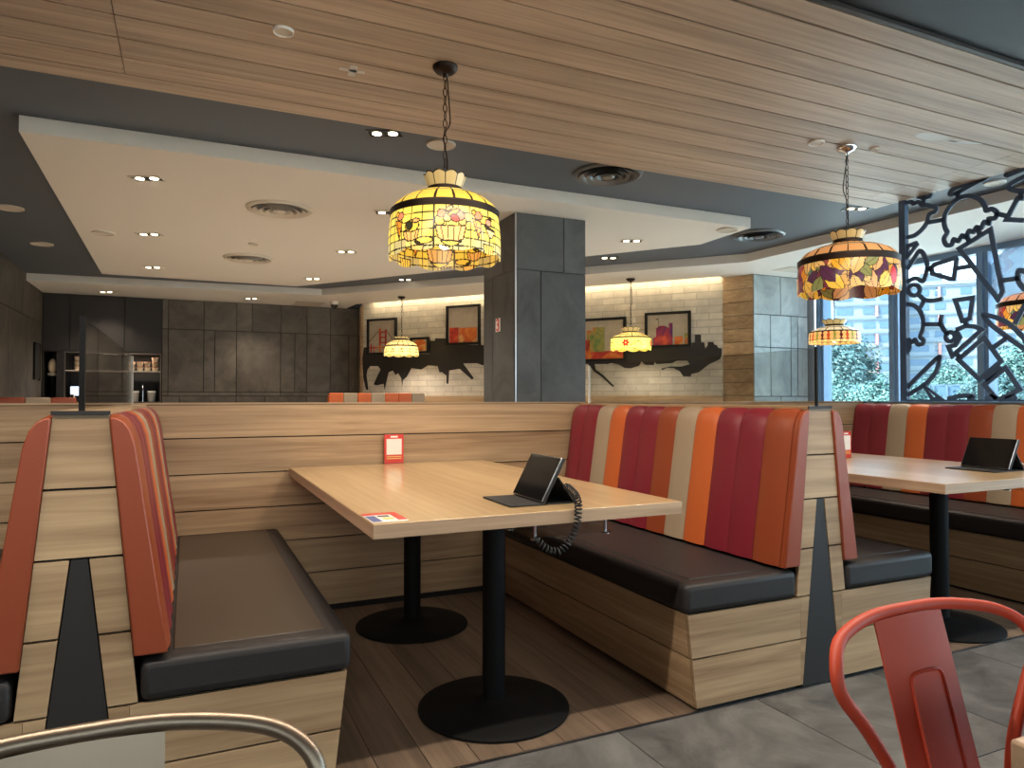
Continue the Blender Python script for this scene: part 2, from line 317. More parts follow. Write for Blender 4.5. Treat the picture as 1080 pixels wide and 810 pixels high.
MOTIFS = [('scoop', 1, [[3.108, 2.232], [3.13, 2.194], [3.115, 2.149], [3.078, 2.142], [3.062, 2.175], [3.031, 2.158], [3.005, 2.189], [2.98, 2.173], [2.959, 2.21], [2.929, 2.198], [2.909, 2.224], [2.88, 2.213], [2.86, 2.248], [2.831, 2.232], [2.831, 2.261], [2.793, 2.258], [2.781, 2.289], [2.811, 2.321], [2.845, 2.319], [2.854, 2.346], [2.877, 2.392], [2.916, 2.425], [2.966, 2.446], [3.027, 2.443], [3.08, 2.413], [3.117, 2.365], [3.129, 2.31], [3.119, 2.26]]), ('cone', 1, [[3.026, 2.106], [2.822, 2.19], [2.753, 1.776], [2.781, 1.731], [2.8, 1.763]]), ('cone_link', 0, [[2.974, 2.183], [2.96, 2.139]]), ('cone_link', 0, [[2.904, 2.218], [2.89, 2.175]]), ('half_scoop', 0, [[3.402, 2.51], [3.367, 2.507], [3.344, 2.49], [3.309, 2.492], [3.281, 2.463], [3.247, 2.455], [3.209, 2.434], [3.187, 2.429], [3.187, 2.397], [3.232, 2.387], [3.249, 2.337], [3.289, 2.292], [3.347, 2.261], [3.405, 2.262]]), ('link', 0, [[3.249, 2.332], [3.129, 2.325]]), ('spoon', 0, [[3.32, 2.533], [3.275, 2.516], [3.27, 2.471]]), ('spoon_tip', 0, [[3.275, 2.516], [3.23, 2.509], [3.216, 2.527]]), ('banana', 1, [[3.084, 2.497], [3.047, 2.519], [2.905, 2.535], [2.847, 2.532], [2.905, 2.52], [3.027, 2.487], [3.068, 2.483]]), ('link', 0, [[3.032, 2.489], [3.027, 2.446]]), ('cup', 0, [[2.619, 2.341], [2.655, 2.35], [2.724, 2.232], [2.617, 2.202]]), ('link', 0, [[2.788, 2.286], [2.724, 2.256]]), ('bowl', 0, [[2.609, 2.476], [2.707, 2.446], [2.681, 2.409], [2.61, 2.381]]), ('wafer', 0, [[2.729, 2.525], [2.711, 2.51], [2.608, 2.523]]), ('link', 0, [[2.636, 2.383], [2.637, 2.345]]), ('wedge', 1, [[3.4, 2.195], [3.336, 2.204], [3.33, 2.192], [3.401, 2.118]]), ('fan', 0, [[3.402, 2.03], [3.349, 2.098], [3.308, 2.144], [3.274, 2.106], [3.253, 2.037], [3.265, 1.964], [3.288, 1.925], [3.339, 1.954], [3.386, 1.945], [3.404, 1.931]]), ('link', 0, [[3.256, 2.0], [3.22, 2.002]]), ('goblet', 1, [[3.223, 2.011], [3.197, 2.028], [3.053, 2.049], [3.045, 2.032], [3.065, 1.907], [3.086, 1.91], [3.215, 1.967]]), ('link', 0, [[3.043, 1.975], [2.952, 1.975]]), ('link', 0, [[2.757, 1.849], [2.653, 1.848]]), ('leaf', 0, [[2.619, 1.767], [2.657, 1.829], [2.656, 1.896], [2.617, 1.88]]), ('cherry', 1, [[3.31, 1.865], [3.314, 1.851], [3.323, 1.84], [3.336, 1.833], [3.352, 1.832], [3.368, 1.837], [3.382, 1.847], [3.391, 1.861], [3.394, 1.877], [3.39, 1.892], [3.381, 1.903], [3.367, 1.91], [3.351, 1.91], [3.335, 1.905], [3.322, 1.895], [3.313, 1.881]]), ('stem', 0, [[3.317, 1.832], [3.278, 1.794], [3.217, 1.778], [3.146, 1.783]]), ('link', 0, [[3.278, 1.789], [3.307, 1.739]]), ('cup_side', 0, [[3.411, 1.778], [3.353, 1.76], [3.308, 1.712], [3.286, 1.645], [3.292, 1.581], [3.31, 1.534], [3.287, 1.51], [3.293, 1.484], [3.328, 1.481], [3.35, 1.515], [3.374, 1.5], [3.397, 1.519], [3.421, 1.504], [3.391, 1.469], [3.404, 1.437], [3.422, 1.416]]), ('link', 0, [[3.28, 1.619], [3.159, 1.608]]), ('cherry_stem', 0, [[3.15, 1.673], [3.159, 1.621], [3.138, 1.567], [3.107, 1.538]]), ('cherry', 1, [[3.063, 1.514], [3.065, 1.502], [3.072, 1.493], [3.083, 1.487], [3.095, 1.486], [3.107, 1.489], [3.117, 1.496], [3.124, 1.507], [3.126, 1.519], [3.123, 1.531], [3.116, 1.54], [3.106, 1.546], [3.094, 1.548], [3.082, 1.544], [3.072, 1.537], [3.065, 1.526]]), ('wafer', 1, [[3.057, 1.761], [2.94, 1.763], [2.961, 1.627], [3.012, 1.617]]), ('link', 0, [[2.989, 1.615], [2.987, 1.584]]), ('cake', 0, [[3.054, 1.56], [2.987, 1.582], [2.927, 1.571], [2.884, 1.547], [3.082, 1.386], [3.108, 1.45], [3.06, 1.457], [3.029, 1.506], [3.054, 1.56]]), ('jar', 1, [[3.041, 1.359], [2.87, 1.494], [2.768, 1.335], [2.903, 1.222]]), ('jar', 1, [[2.874, 1.187], [2.741, 1.291], [2.658, 1.155], [2.772, 1.069], [2.799, 1.098]]), ('jar_neck', 0, [[2.864, 1.216], [2.769, 1.301]]), ('link', 0, [[3.051, 1.4], [3.031, 1.368]]), ('banana', 1, [[2.873, 1.638], [2.839, 1.635], [2.746, 1.591], [2.675, 1.526], [2.623, 1.456], [2.623, 1.404], [2.729, 1.488], [2.821, 1.569]]), ('link', 0, [[2.814, 1.426], [2.729, 1.483]]), ('knife', 0, [[3.419, 1.174], [3.195, 1.371], [3.173, 1.36], [3.201, 1.277], [3.269, 1.204], [3.337, 1.162], [3.419, 1.119]]), ('stick', 1, [[3.286, 1.188], [3.166, 1.097], [3.226, 1.092]]), ('dish', 0, [[3.118, 1.082], [3.055, 1.108], [2.983, 1.118], [2.948, 1.108], [2.984, 1.082]]), ('link', 0, [[2.744, 1.083], [2.698, 1.112], [2.681, 1.083]]), ('link', 0, [[2.866, 1.083], [2.827, 1.112], [2.799, 1.083]]), ('link', 0, [[2.683, 1.565], [2.62, 1.682]])]
DL_SLAB = [[-0.247, 5.128], [-0.312, 6.879], [-0.351, 8.613], [1.359, 8.632], [1.4, 6.899], [1.393, 5.298], [3.657, 5.333]]
DL_GREY = [[1.019, 3.948], [4.138, 6.464], [2.527, 8.755], [4.86, 3.945]]
DL_SOFF = [[-0.997, 10.881], [0.829, 10.735]]
VENT_SLAB = [[0.624, 5.533], [0.558, 7.621]]
VENT_GREY = [[2.573, 4.029], [4.813, 4.959]]
SPK = [[1.368, 3.978], [-1.297, 6.756], [-1.308, 8.204]]
SPK_SLAB = [[-0.667, 6.985], [4.147, 4.631], [0.546, 6.898]]
WOOD = [[0.329, 2.833], [3.182, 2.835], [3.568, 2.773]]
PATCH = [[0.647, 3.063], [3.723, 2.522], [3.868, 2.828]]# ================================================================== SETTING
XL, XW = -4.0, 6.78                                   # left end of the booth row, window wall
ZS, ZG = 2.53, 2.62                                   # underside of slab / soffit / timber, charcoal ceiling above
YB = 1.985                                            # front line of the booths
YH = 3.74                                             # half wall behind the booths

b = MB(); b.box(XL, 7, -3.2, YB, -.1, -.004, 1)
for i in range(19):
    for j in range(9):
        x0 = -4.1 + i * .6; y1 = 1.98 - j * .6
        b.box(x0 + .002, min(x0 + .598, 6.99), max(y1 - .596, -3.19), y1, -.004, 0, 0)
struct(b.build('floor', [M['slate'], M['grout']]))
b = MB(); b.box(XL, XW, YB, YH + .1, -.1, -.003, 1)
x = XL
while x < 4.66:
    b.box(x + .001, x + .144, YB + .012, YH, -.003, 0, 0); x += .146
struct(b.build('floor', [M['floor_wood'], M['gap']]))
b = MB(); b.box(XL, 7, YH + .1, 12.2, -.1, 0, 0); struct(b.build('floor', [M['bounce_floor']]))
b = MB(); b.box(XL, 4.6, YB + .002, YB + .010, -.003, .002); struct(b.build('trim_1', M['silver']))

# timber ceiling over the booths
b = MB(); ys = [1.83, 1.94, 2.115, 2.285, 2.46, 2.635, 2.81, 2.98, 3.165, 3.34, 3.515, 3.655]
for i in range(len(ys) - 1):
    cuts = [XL, 4.71] if i in (0, 1, 2, 3) else [XL, -.26, 4.4, 4.71]
    if i == len(ys) - 2: cuts = [XL, 4.71]
    g = .009 if i == 1 else .004
    for a, c in zip(cuts, cuts[1:]):
        b.box(a + .002, c - .002, ys[i] + (.008 if i == 1 else .0045), ys[i + 1] - .0045, ZS, ZS + .014, 0)
b.box(XL, 4.708, 1.832, 3.653, ZS + .014, ZS + .16, 1)
struct(b.build('ceiling', [M['ceil_wood'], M['gap']]))
# charcoal ceiling, navy ceiling over the aisle
b = MB(); b.box(XL, 7, 3.655, 12.2, ZG, ZG + .1); b.box(4.71, 7, 1.83, 3.655, ZG, ZG + .1); struct(b.build('ceiling', M['grey_paint']))
b = MB(); b.box(XL, 7, -3.2, 1.806, 2.545, 2.7); struct(b.build('ceiling', M['navy_paint']))
b = MB(); b.box(XL, 6.78, 1.808, 1.828, ZS, 2.75); struct(b.build('trim_4', M['black_lam']))
# white floating slab
b = MB(); b.prism([(-.83, 4.51), (4.29, 4.51), (4.33, 5.2), (1.26, 9.32), (-.9, 9.32)], 2, ZS, ZG - .002); struct(b.build('ceiling', M['white_paint']))
# white perimeter soffit
u = Vector((.619, -.785)); n_in = Vector((-.785, -.619))
def wallpt(s, d): return (2.44 + .619 * s - .785 * d, 10.8 - .785 * s - .619 * d)
b = MB()
b.prism([(-1.78, 10.2), (1.69, 9.97), (5.33, 5.66), (5.4, 3.7), (5.4, 1.84), (6.78, 1.84), (6.78, 6.18), (5.92, 6.18), wallpt(5.41, .0), wallpt(5.41, .14), wallpt(0, .14), (2.3, 11.3), (-1.78, 11.3)], 2, ZS, ZG - .002)
struct(b.build('ceiling', M['soffit_paint']))

# back wall of dark panels
def panels(rows, put, mats, name):
    b = MB()
    for z0, z1, xs in rows:
        for a, c in zip(xs, xs[1:]): put(b, a + .005, c - .005, z0 + .005, z1 - .005)
    return b
rows = [(2.1, 2.53, [-.33, -.25, .22, .67, .89, 1.3, 1.69, 2.05, 2.50]), (1.19, 2.1, [-.33, -.25, .22, .37, .67, 1.3, 1.51, 1.69, 2.05, 2.34, 2.50]),
        (1.13, 1.19, [-.33, -.25, .67, 1.3, 2.05, 2.50]), (0, 1.13, [-.33, -.1, .67, 1.08, 1.69, 2.05, 2.50])]
b = panels(rows, lambda b, a, c, z0, z1: b.box(a, c, 11.28, 11.3, z0, z1, 0), None, '')
b.box(-.34, 2.6, 11.3, 11.42, 0, 2.62, 1); b.box(XL, 2.6, 12.05, 12.2, 0, 2.62, 1); struct(b.build('wall_back', [M['panel'], M['gap']]))
rows = [(2.1, 2.62, [3.9, 5.1, 6.4, 7.6, 8.9, 10.0, 11.28]), (1.0, 2.1, [3.9, 4.6, 5.9, 7.1, 8.4, 9.3, 10.3, 11.28]), (0, 1.0, [3.9, 5.1, 6.4, 7.6, 8.9, 10.0, 11.28])]
b = panels(rows, lambda b, a, c, z0, z1: b.box(-1.8, -1.78, a, c, z0, z1, 0), None, '')
b.box(-1.95, -1.8, 3.86, 12.1, 0, 2.62, 1); struct(b.build('wall_left', [M['panel'], M['gap']]))
b = MB(); b.box(XL - .12, XL, -3.2, 12.2, 0, 2.9); struct(b.build('wall_left', M['wall_paint']))
b = MB(); b.box(XL, 7, -3.35, -3.2, 2.5, 2.9); b.box(XL, 7, -3.35, -3.2, -.1, .9); struct(b.build('wall_front', M['grey_paint']))
# whitewashed brick wall, set at an angle
BR = math.atan2(-.785, .619); BL = (2.44, 10.8, 0)
b = MB(); b.box(0, 5.41, 0, .12, 0, 2.62); struct(b.build('wall_brick', M['brick'], loc=BL, rot=(0, 0, BR)))
b = MB(); b.box(0, 5.41, -.05, -.001, 0, 1.13); struct(b.build('baseboard_brick', M['oak_x'], loc=BL, rot=(0, 0, BR)))
b = MB(); zz = [0, .16, .33, .49, .65, .81, .97, 1.13, 1.285, 1.44, 1.6, 1.755, 1.91, 2.065, 2.22, 2.375, 2.53]
for z0, z1 in zip(zz, zz[1:]):
    b.prism([(5.785, 6.545), (5.912, 6.185), (6.1, 6.3), (6.0, 6.66)], 2, z0 + .003, z1 - .003, 0)
    b.prism([(2.425, 10.8), (2.455, 10.78), (2.56, 11.28), (2.50, 11.28)], 2, z0 + .003, z1 - .003, 0)
b.prism([(5.80, 6.55), (5.922, 6.20), (6.1, 6.31), (6.01, 6.65)], 2, 0, 2.6, 1)
struct(b.build('trim_2', [M['oak_y'], M['gap']]))
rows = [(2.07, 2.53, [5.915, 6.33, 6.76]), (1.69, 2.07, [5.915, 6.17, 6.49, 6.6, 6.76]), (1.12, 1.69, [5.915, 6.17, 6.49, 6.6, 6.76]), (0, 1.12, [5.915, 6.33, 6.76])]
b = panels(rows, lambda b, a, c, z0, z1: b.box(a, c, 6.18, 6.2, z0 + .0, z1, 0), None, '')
b.box(5.93, 6.9, 6.2, 6.3, 0, 2.62, 1); struct(b.build('wall_far_right', [M['daylit_panel'], M['grout']]))
# square column
b = MB(); cx0, cx1, cy0, cy1 = 2.281, 2.903, 4.878, 5.52; J = 2.09
for z0, z1, fx, sy in ((J, ZS, [cx0, 2.705, cx1], [cy0, 5.11, cy1]), (0, J, [cx0, 2.50, cx1], [cy0, 5.32, cy1])):
    for a, c in zip(fx, fx[1:]):
        b.box(a + .003, c - .003, cy0, cy0 + .02, z0 + .003, z1 - .002, 0); b.box(a + .003, c - .003, cy1 - .02, cy1, z0 + .003, z1 - .002, 0)
    for a, c in zip(sy, sy[1:]):
        b.box(cx0, cx0 + .02, a + .003 + (.02 if a == cy0 else 0), c - .003 - (.02 if c == cy1 else 0), z0 + .003, z1 - .002, 0); b.box(cx1 - .02, cx1, a + .003 + (.02 if a == cy0 else 0), c - .003 - (.02 if c == cy1 else 0), z0 + .003, z1 - .002, 0)
b.box(cx0 + .012, cx1 - .012, cy0 + .012, cy1 - .012, 0, ZS, 1); struct(b.build('wall_column', [M['column'], M['gap']]))
b = MB(); b.box(cx0 - .004, cx0 + .006, cy0 - .004, cy0 + .006, 0, ZS); struct(b.build('trim_3', M['silver']))
# half walls behind the booths
b = MB(); zj = [.03, .205, .38, .555, .73, .905, 1.068]
for z0, z1 in zip(zj, zj[1:]): b.box(XL, 4.64, YH - .012, YH, z0 + .003, z1 - .003, 0)
b.box(XL, 4.765, YH, YH + .10, 0, 1.068, 1); b.box(XL, 4.77, YH - .014, YH + .115, 1.068, 1.077, 2)
for z0, z1 in zip(zj, zj[1:]): b.box(XL, 4.76, YH + .1, YH + .112, z0 + .003, z1 - .003, 0)
struct(b.build('wall_half', [M['oak_x'], M['gap'], M['oak_x']]))
b = MB()
b.box(4.665, 4.76, YB, YH - .016, 0, 1.068, 0); b.box(4.655, 4.77, YB - .006, YH - .016, 1.068, 1.077, 1); struct(b.build('wall_half', [M['oak_y'], M['mullion']]))

# window wall: one frame per bay with its pane
mull = [6.02, 5.066, 4.146, 3.22, 2.29, 1.36, .43, -.5, -1.43, -2.36, -3.1]
for k, (a, c) in enumerate(zip(mull, mull[1:])):
    b = MB(); w = .055
    b.box(XW, XW + .13, c + w - .001, a + w - .002, 2.47, 2.53, 0); b.box(XW, XW + .13, c + w - .001, a + w - .002, 0.0, .12, 0)
    b.box(XW, XW + .13, a - w, a + w - .002, .12, 2.47, 0)
    b.box(XW - .02, XW, a - .018, a + .018, .12, 2.47, 0)
    f = struct(b.build('window_%d' % (k + 1), M['mullion']))
    p = MB(); p.box(XW + .06, XW + .07, c + w, a - w, .12, 2.47); p.build('pane', M['window_glass'], f)
for k in range(8):                                     # unseen shopfront glazing, added behind the camera for daylight fill
    x0 = XL + k * 1.347; x1 = x0 + 1.345
    b = MB(); b.box(x0, x0 + .07, -3.33, -3.22, .9, 2.5); b.box(x1 - .07, x1, -3.33, -3.22, .9, 2.5); b.box(x0 + .07, x1 - .07, -3.33, -3.22, 2.43, 2.5); b.box(x0 + .07, x1 - .07, -3.33, -3.22, .9, .98)
    f = struct(b.build('window_%d' % (k + 11), M['mullion'])); p = MB(); p.box(x0 + .07, x1 - .07, -3.28, -3.27, .98, 2.43); p.build('pane', M['tinted_glass'], f)
b = MB(); b.box(XW, XW + .15, -3.2, 6.2, 2.53, 2.9); b.box(XW, XW + .15, -3.2, 6.2, -.1, 0); struct(b.build('wall_right', M['grey_paint']))
# ================================================================== BOOTHS
SEQ = ['maroon', 'maroon', 'taupe', 'orange', 'maroon', 'maroon', 'brown', 'taupe', 'orange', 'maroon', 'maroon', 'brown']   # far end to near end
LEN = YH - .014 - YB
BGRP = 'booth benches of the row'
def make_bench(sg, label, loc, top='black_vinyl'):
    # sg = -1: seat lies on the -x side of its divider; +1: on the +x side. Origin: divider centre line, front end, floor
    r = thing('booth_bench', label, 'bench', loc, 0, BGRP)
    def X(a): return sg * a
    def bx(b, a0, a1, *q, mi=0): b.box(min(X(a0), X(a1)), max(X(a0), X(a1)), *q, mi)
    b = MB()
    bx(b, .128, .585, .012, LEN, 0.0, .014, mi=1)                    # recessed plinth
    bx(b, .118, .592, .010, LEN, .014, .34, mi=1)
    fx = lambda z: .604 + (z / .345) * .040                         # the long front leans out a little
    for z0, z1 in ((.014, .183), (.189, .342)):
        b.prism([(X(.1105), z0), (X(fx(z0) - .001), z0), (X(fx(z1) - .001), z1), (X(.1105), z1)], 1, 0, .012, 0)
        b.prism([(X(fx(z0) - .014), z0), (X(fx(z0)), z0), (X(fx(z1)), z1), (X(fx(z1) - .014), z1)], 1, .015, LEN, 2)
    b.build('base', [M['oak_x'], M['gap'], M['oak_y']], r)
    b = MB(); bx(b, .132, .655, -.006, LEN - .002, .344, .448); c = b.build('seat_cushion', M['black_vinyl'], r, bevel=.022, seg=4)
    b = MB(); bx(b, .205, .592, .055, LEN - .05, .444, .4515); b.build('top_panel', M[top], c, bevel=.006, seg=2)
    # backrest: body with rounded top, then the sewn channels
    prof = [(.195, .462), (.172, .62), (.148, .78), (.128, .92), (.118, .985), (.106, 1.022), (.092, 1.043), (.076, 1.052), (.062, 1.053)]
    bk = [(.0615, 1.04), (.1185, .462)]
    b = MB(); b.prism([(X(a - .006), z - .003) for a, z in prof] + [(X(a), z) for a, z in bk], 1, .004, LEN - .006)
    br = b.build('backrest', M['brown'], r, smooth=35)
    n = len(SEQ); w = (LEN - .03) / n
    for k, col in enumerate(SEQ):
        y1 = LEN - .006 - k * w; y0 = y1 - w
        b = MB(); nu = 8; P = [(.1425, .458)] + prof
        for i, (a, z) in enumerate(P):
            for j in range(nu + 1):
                t = j / nu; bul = .007 * (1 - abs(2 * t - 1) ** 3.0)
                e0 = P[max(i - 1, 0)]; e1 = P[min(i + 1, len(P) - 1)]; tx, tz = e1[0] - e0[0], e1[1] - e0[1]; L_ = math.hypot(tx, tz) or 1
                nx, nz = tz / L_, -tx / L_
                if i == 0: nx, nz = 0, -.6
                b.v.append((X(a + nx * bul - (.003)), y0 + .0008 + (w - .0016) * t, z + nz * bul))
        for i in range(len(P) - 1):
            for j in range(nu): q = i * (nu + 1) + j; b.face((q, q + 1, q + nu + 2, q + nu + 1))
        b.build('upholstery_channel', M[col], br, smooth=50)
    b = MB()                                                        # end caps
    cap = [(X(a - .001), z) for a, z in prof] + [(X(a), z) for a, z in bk]
    b.prism(cap, 1, -.008, .004); b.build('end_cap', M['brown'], br, bevel=.004, seg=2)
    return r
def make_divider(label, loc, pw=.0062):
    r = thing('booth_divider', label, 'divider', loc, 0, 'booth dividers')
    b = MB(); hw = lambda z: .128 - (z - .345) / .72 * .0705 if z > .345 else .1095
    # core, then end boards cut round the wedge
    b.prism([(-.112, .345), (.112, .345), (.05, 1.05), (-.05, 1.05)], 1, .014, LEN, 1); b.box(-.108, .108, .014, LEN, 0, .345, 1)
    def board(z0, z1, side):
        wd = lambda z: .100 - z / .71 * .082
        if side == 0: pts = [(-hw(z0), z0), (hw(z0), z0), (hw(z1), z1), (-hw(z1), z1)]
        else: pts = [(side * wd(z0) + side * .003, z0), (side * hw(z0), z0), (side * hw(z1), z1), (side * wd(z1) + side * .003, z1)]
        b.prism(pts, 1, 0, .014, 0)
    board(.716, .878, 0); board(.884, 1.058, 0)
    for sd in (-1, 1): board(.348, .522, sd); board(.528, .710, sd); board(.014, .183, sd); board(.189, .342, sd)
    b.prism([(-.062, 1.0), (-.050, 1.0), (-.045, 1.058), (-.057, 1.058)], 1, .016, LEN, 0); b.prism([(.062, 1.0), (.050, 1.0), (.045, 1.058), (.057, 1.058)], 1, .016, LEN, 0)
    b.build('body', [M['oak_x'], M['gap']], r)
    b = MB(); b.prism([(-.100, .004), (.100, .004), (.017, .711), (-.017, .711)], 1, .002, .013); b.build('wedge_panel', M['black_lam'], r)
    b = MB(); b.box(-.0605, .0605, .001, LEN - .002, 1.059, 1.069); cp = b.build('cap_rail', M['oak_y'], r)
    b = MB(); b.box(-.062, .062, -.004, .0008, 1.059, 1.0692); b.build('edge_strip', M['black_lam'], cp)
    g = thing('glass_screen', 'x', 'glass screen', (loc[0], loc[1], 1.069), 0, 'glass screens on the booth dividers')
    b = MB(); b.box(-.004, .004, .022, LEN - .02, .0, .226); b.build('pane', M['clear_glass'], g)
    b = MB(); b.box(-.0045, .0045, LEN - .019, LEN - .008, .0, .226); b.build('edge_strip', M['sign_white'], g)  # lit far edge of the glass, painted as a white strip
    b = MB(); b.box(-pw, pw, .0205 - 2.3 * pw, .0205, 0, .226 + pw); b.build('post', M['iron'], g)
    return r, g
D1, D2 = -.232, 2.233
d, g = make_divider('A shaped oak booth divider with black wedge, below the glass screen with black post', (D1, YB, 0))
g['label'] = 'clear glass screen with black post on the left booth divider'
d, g = make_divider('A shaped oak booth divider with black wedge, rising behind the red chair', (D2, YB, 0), .0042)
g['label'] = 'clear glass screen on the right booth divider, in front of the column'
make_bench(-1, 'oak booth bench with black seat and full striped backrest, right of the long table', (D2, YB, 0))
make_bench(+1, 'oak booth bench with dark brown seat seen from its end, left of the long table', (D1, YB, 0), 'seat_vinyl')
make_bench(-1, 'booth bench at the left edge, only its plain orange brown backrest end showing', (D1, YB, 0))
make_bench(+1, 'booth bench seen from its short seat end, left of the window side table', (D2, YB, 0))
make_bench(-1, 'striped booth bench below the black cut-out screen by the windows', (4.655, YB, 0))

# ------------------------------------------------------------------ tables
def make_table(label, loc):
    r = thing('dining_table', label, 'table', loc)
    w, l = .527, .885
    b = MB(); b.box(-w, w, -l, l, .708, .75); b.build('tabletop', M['table_wood'], r, bevel=.003, seg=2)
    b = MB(); b.box(-w - .0015, w + .0015, -l - .0015, -l - .0002, .709, .7485); b.build('edge_band', M['table_edge'], r)
    b = MB(); b.box(-w - .0015, -w - .0002, -l, l, .709, .7485); b.build('edge_band', M['table_edge_y'], r)
    for sy in (-.50, .50):
        p = MB(); p.lathe([(.0405, .03), (.0405, .698)], 28, (0, sy, 0)); p.box(-.2, .2, sy - .03, sy + .03, .698, .708); p.box(-.03, .03, sy - .2, sy + .2, .6985, .7075)
        po = p.build('pedestal_column', M['iron'], r, smooth=40)
        p = MB(); p.lathe([(.262, 0), (.268, .004), (.268, .010), (.255, .016), (.15, .026), (.07, .034), (.05, .040), (.0415, .046)], 56, (0, sy, 0)); p.build('base_plate', M['iron'], po, smooth=40)
    return r
T1 = (1.000, 2.822, 0); T2 = (3.33, 2.755, 0)
make_table('long light wood table with a tablet near its front edge, between the two nearest benches', T1)
make_table('light wood table by the windows reflecting daylight, behind the red chair', T2)
r = thing('dining_table', 'corner of a light wood table at the lower right edge beside the red chair', 'table', (1.33, .12, 0))
b = MB(); b.box(-.56, .56, -.33, .33, .71, .75); b.build('tabletop', M['table_edge'], r, bevel=.004)
b = MB(); b.lathe([(.22, 0), (.22, .012), (.05, .03), (.038, .05), (.038, .709)], 32, (.1, 0, 0)); b.build('pedestal', M['iron'], r, smooth=40)

# ------------------------------------------------------------------ tablets, cords, trays, signs on the tables
def make_tablet(label, loc, rz):
    t = thing('tablet', label, 'tablet', loc, rz)
    hw = .119; a = radians(62)
    dx, dz = cos(a), sin(a)
    b = MB(); b.box(-.117, .012, -hw, hw, .0005, .006); b.build('cover_flap', M['tablet_black'], t, bevel=.002)
    b = MB(); nrm = (-dz, dx); H_ = .163
    def quad(o0, o1, s0, s1): return [(o0 * nrm[0] + s0 * dx, .0075 + o0 * nrm[1] + s0 * dz), (o0 * nrm[0] + s1 * dx, .0075 + o0 * nrm[1] + s1 * dz), (o1 * nrm[0] + s1 * dx, .0075 + o1 * nrm[1] + s1 * dz), (o1 * nrm[0] + s0 * dx, .0075 + o1 * nrm[1] + s0 * dz)]
    b.prism(quad(-.010, 0, 0, H_), 1, -hw, hw); bd = b.build('case_back', M['tablet_black'], t, bevel=.003)
    b = MB(); b.prism(quad(.0004, .005, .002, H_ - .002), 1, -hw + .003, hw - .003); b.build('body', M['silver'], t, bevel=.002)
    b = MB(); b.prism(quad(.0052, .0066, .004, H_ - .004), 1, -hw + .006, hw - .006); sc = b.build('screen', M['screen_glass'], t)
    b = MB()                                                      # triangular kick stand behind
    s0 = .098; x0 = s0 * dx + .0125 * dz; z0 = .0075 + s0 * dz - .0125 * dx
    b.prism([(x0, z0), (x0 + .006, z0 - .002), (.128, .001), (.120, .001)], 1, -hw * .96, hw * .96); b.build('kickstand', M['tablet_black'], t)
    b = MB(); b.box(.02, .124, -hw * .96, hw * .96, .0006, .004); b.build('stand_foot', M['tablet_black'], t)
    return t
tb1 = make_tablet('black tablet in a folding stand near the front edge of the long table', (1.057, 2.165, .7505), radians(-1))
dup(tb1, 'black tablet in a folding stand on the window side table at the right edge', (3.545, 2.168, .7505), radians(-1))
def coil(name, path, label, r=.0105, turns_per_m=80):
    P = catmull(path, 14); d = [0]
    for a, c in zip(P, P[1:]): d.append(d[-1] + (c - a).length)
    L_ = d[-1]; nt = int(L_ * turns_per_m * 10); out = []
    j = 0
    for i in range(nt + 1):
        s = L_ * i / nt
        while j < len(d) - 2 and d[j + 1] < s: j += 1
        f = (s - d[j]) / max(1e-6, d[j + 1] - d[j]); p = P[j].lerp(P[j + 1], f); t = (P[j + 1] - P[j]).normalized()
        n0 = t.cross(Vector((1, .3, .1))).normalized(); b0 = t.cross(n0); ph = 2 * pi * s * turns_per_m
        fade = min(1, i / 12, (nt - i) / 12)
        out.append(p + (n0 * cos(ph) + b0 * sin(ph)) * r * fade)
    b = MB(); b.tube(out, .0028, 5); o = b.build(name, M['tablet_black'], smooth=60)
    return tag(o, label, 'cord')
coil('coiled_cord', [(1.138, 2.05, .812), (1.136, 2.01, .803), (1.13, 1.965, .790), (1.121, 1.932, .768), (1.112, 1.917, .735), (1.105, 1.917, .698), (1.081, 1.92, .653), (1.041, 1.92, .628), (.998, 1.925, .643), (.975, 1.94, .675)], 'black coiled cord hanging over the long table edge from its tablet')
b = MB(); b.tube(catmull([(3.685, 2.14, .800), (3.72, 2.11, .785), (3.75, 2.05, .757), (3.78, 1.98, .757), (3.82, 1.90, .757)], 6), .004, 6)
tag(b.build('cable', M['sign_white'], smooth=60), 'pale cable running from the tablet on the window side table', 'cord')
def make_tray(label, loc):
    t = thing('hanging_tray', label, 'tray', loc)
    b = MB(); b.box(-.15, .15, -.03, .19, -.040, -.036); b.build('shelf', M['acrylic'], t)
    for px, py in ((-.128, -.015), (.128, -.015), (-.128, .17), (.128, .17)):
        b = MB(); b.lathe([(.014, -.047), (.014, -.044), (.0048, -.042), (.0048, -.002), (.010, -.0018), (.010, -.0002)], 14, (px, py, 0)); b.build('hanger', M['chrome'], t, smooth=40)
    return t
tr = make_tray('clear tray on four chrome hangers under the long table front edge', (1.112, 1.978, .7075))
dup(tr, 'clear tray on chrome hangers under the window side table', (3.68, 1.90, .708))
def make_sign(label, loc, rz=0):
    t = thing('table_sign', label, 'sign', loc, rz)
    b = MB(); b.box(-.053, .053, -.004, .004, .0, .155); b.build('card', M['sign_red'], t, bevel=.0015)
    b = MB(); b.box(-.041, .041, -.0062, -.0042, .047, .131); b.build('white_panel', M['sign_white'], t)
    b = MB(); b.box(-.02, .02, -.0056, -.0042, .138, .147); b.build('heading', M['sign_white'], t)
    b = MB(); b.box(-.04, .04, -.0056, -.0042, .034, .038); b.box(-.04, .04, -.0056, -.0042, .024, .028); b.build('small_print', M['sign_yellow'], t)
    b = MB(); b.box(-.053, .053, -.022, .022, -.0002, .003); b.build('foot', M['acrylic'], t)
    return t
s1 = make_sign('red table sign with a white square, at the wall end of the long table', (1.01, 3.70, .7505))
dup(s1, 'red table sign with a white square, on the window side table', (3.50, 2.93, .7505), radians(8))
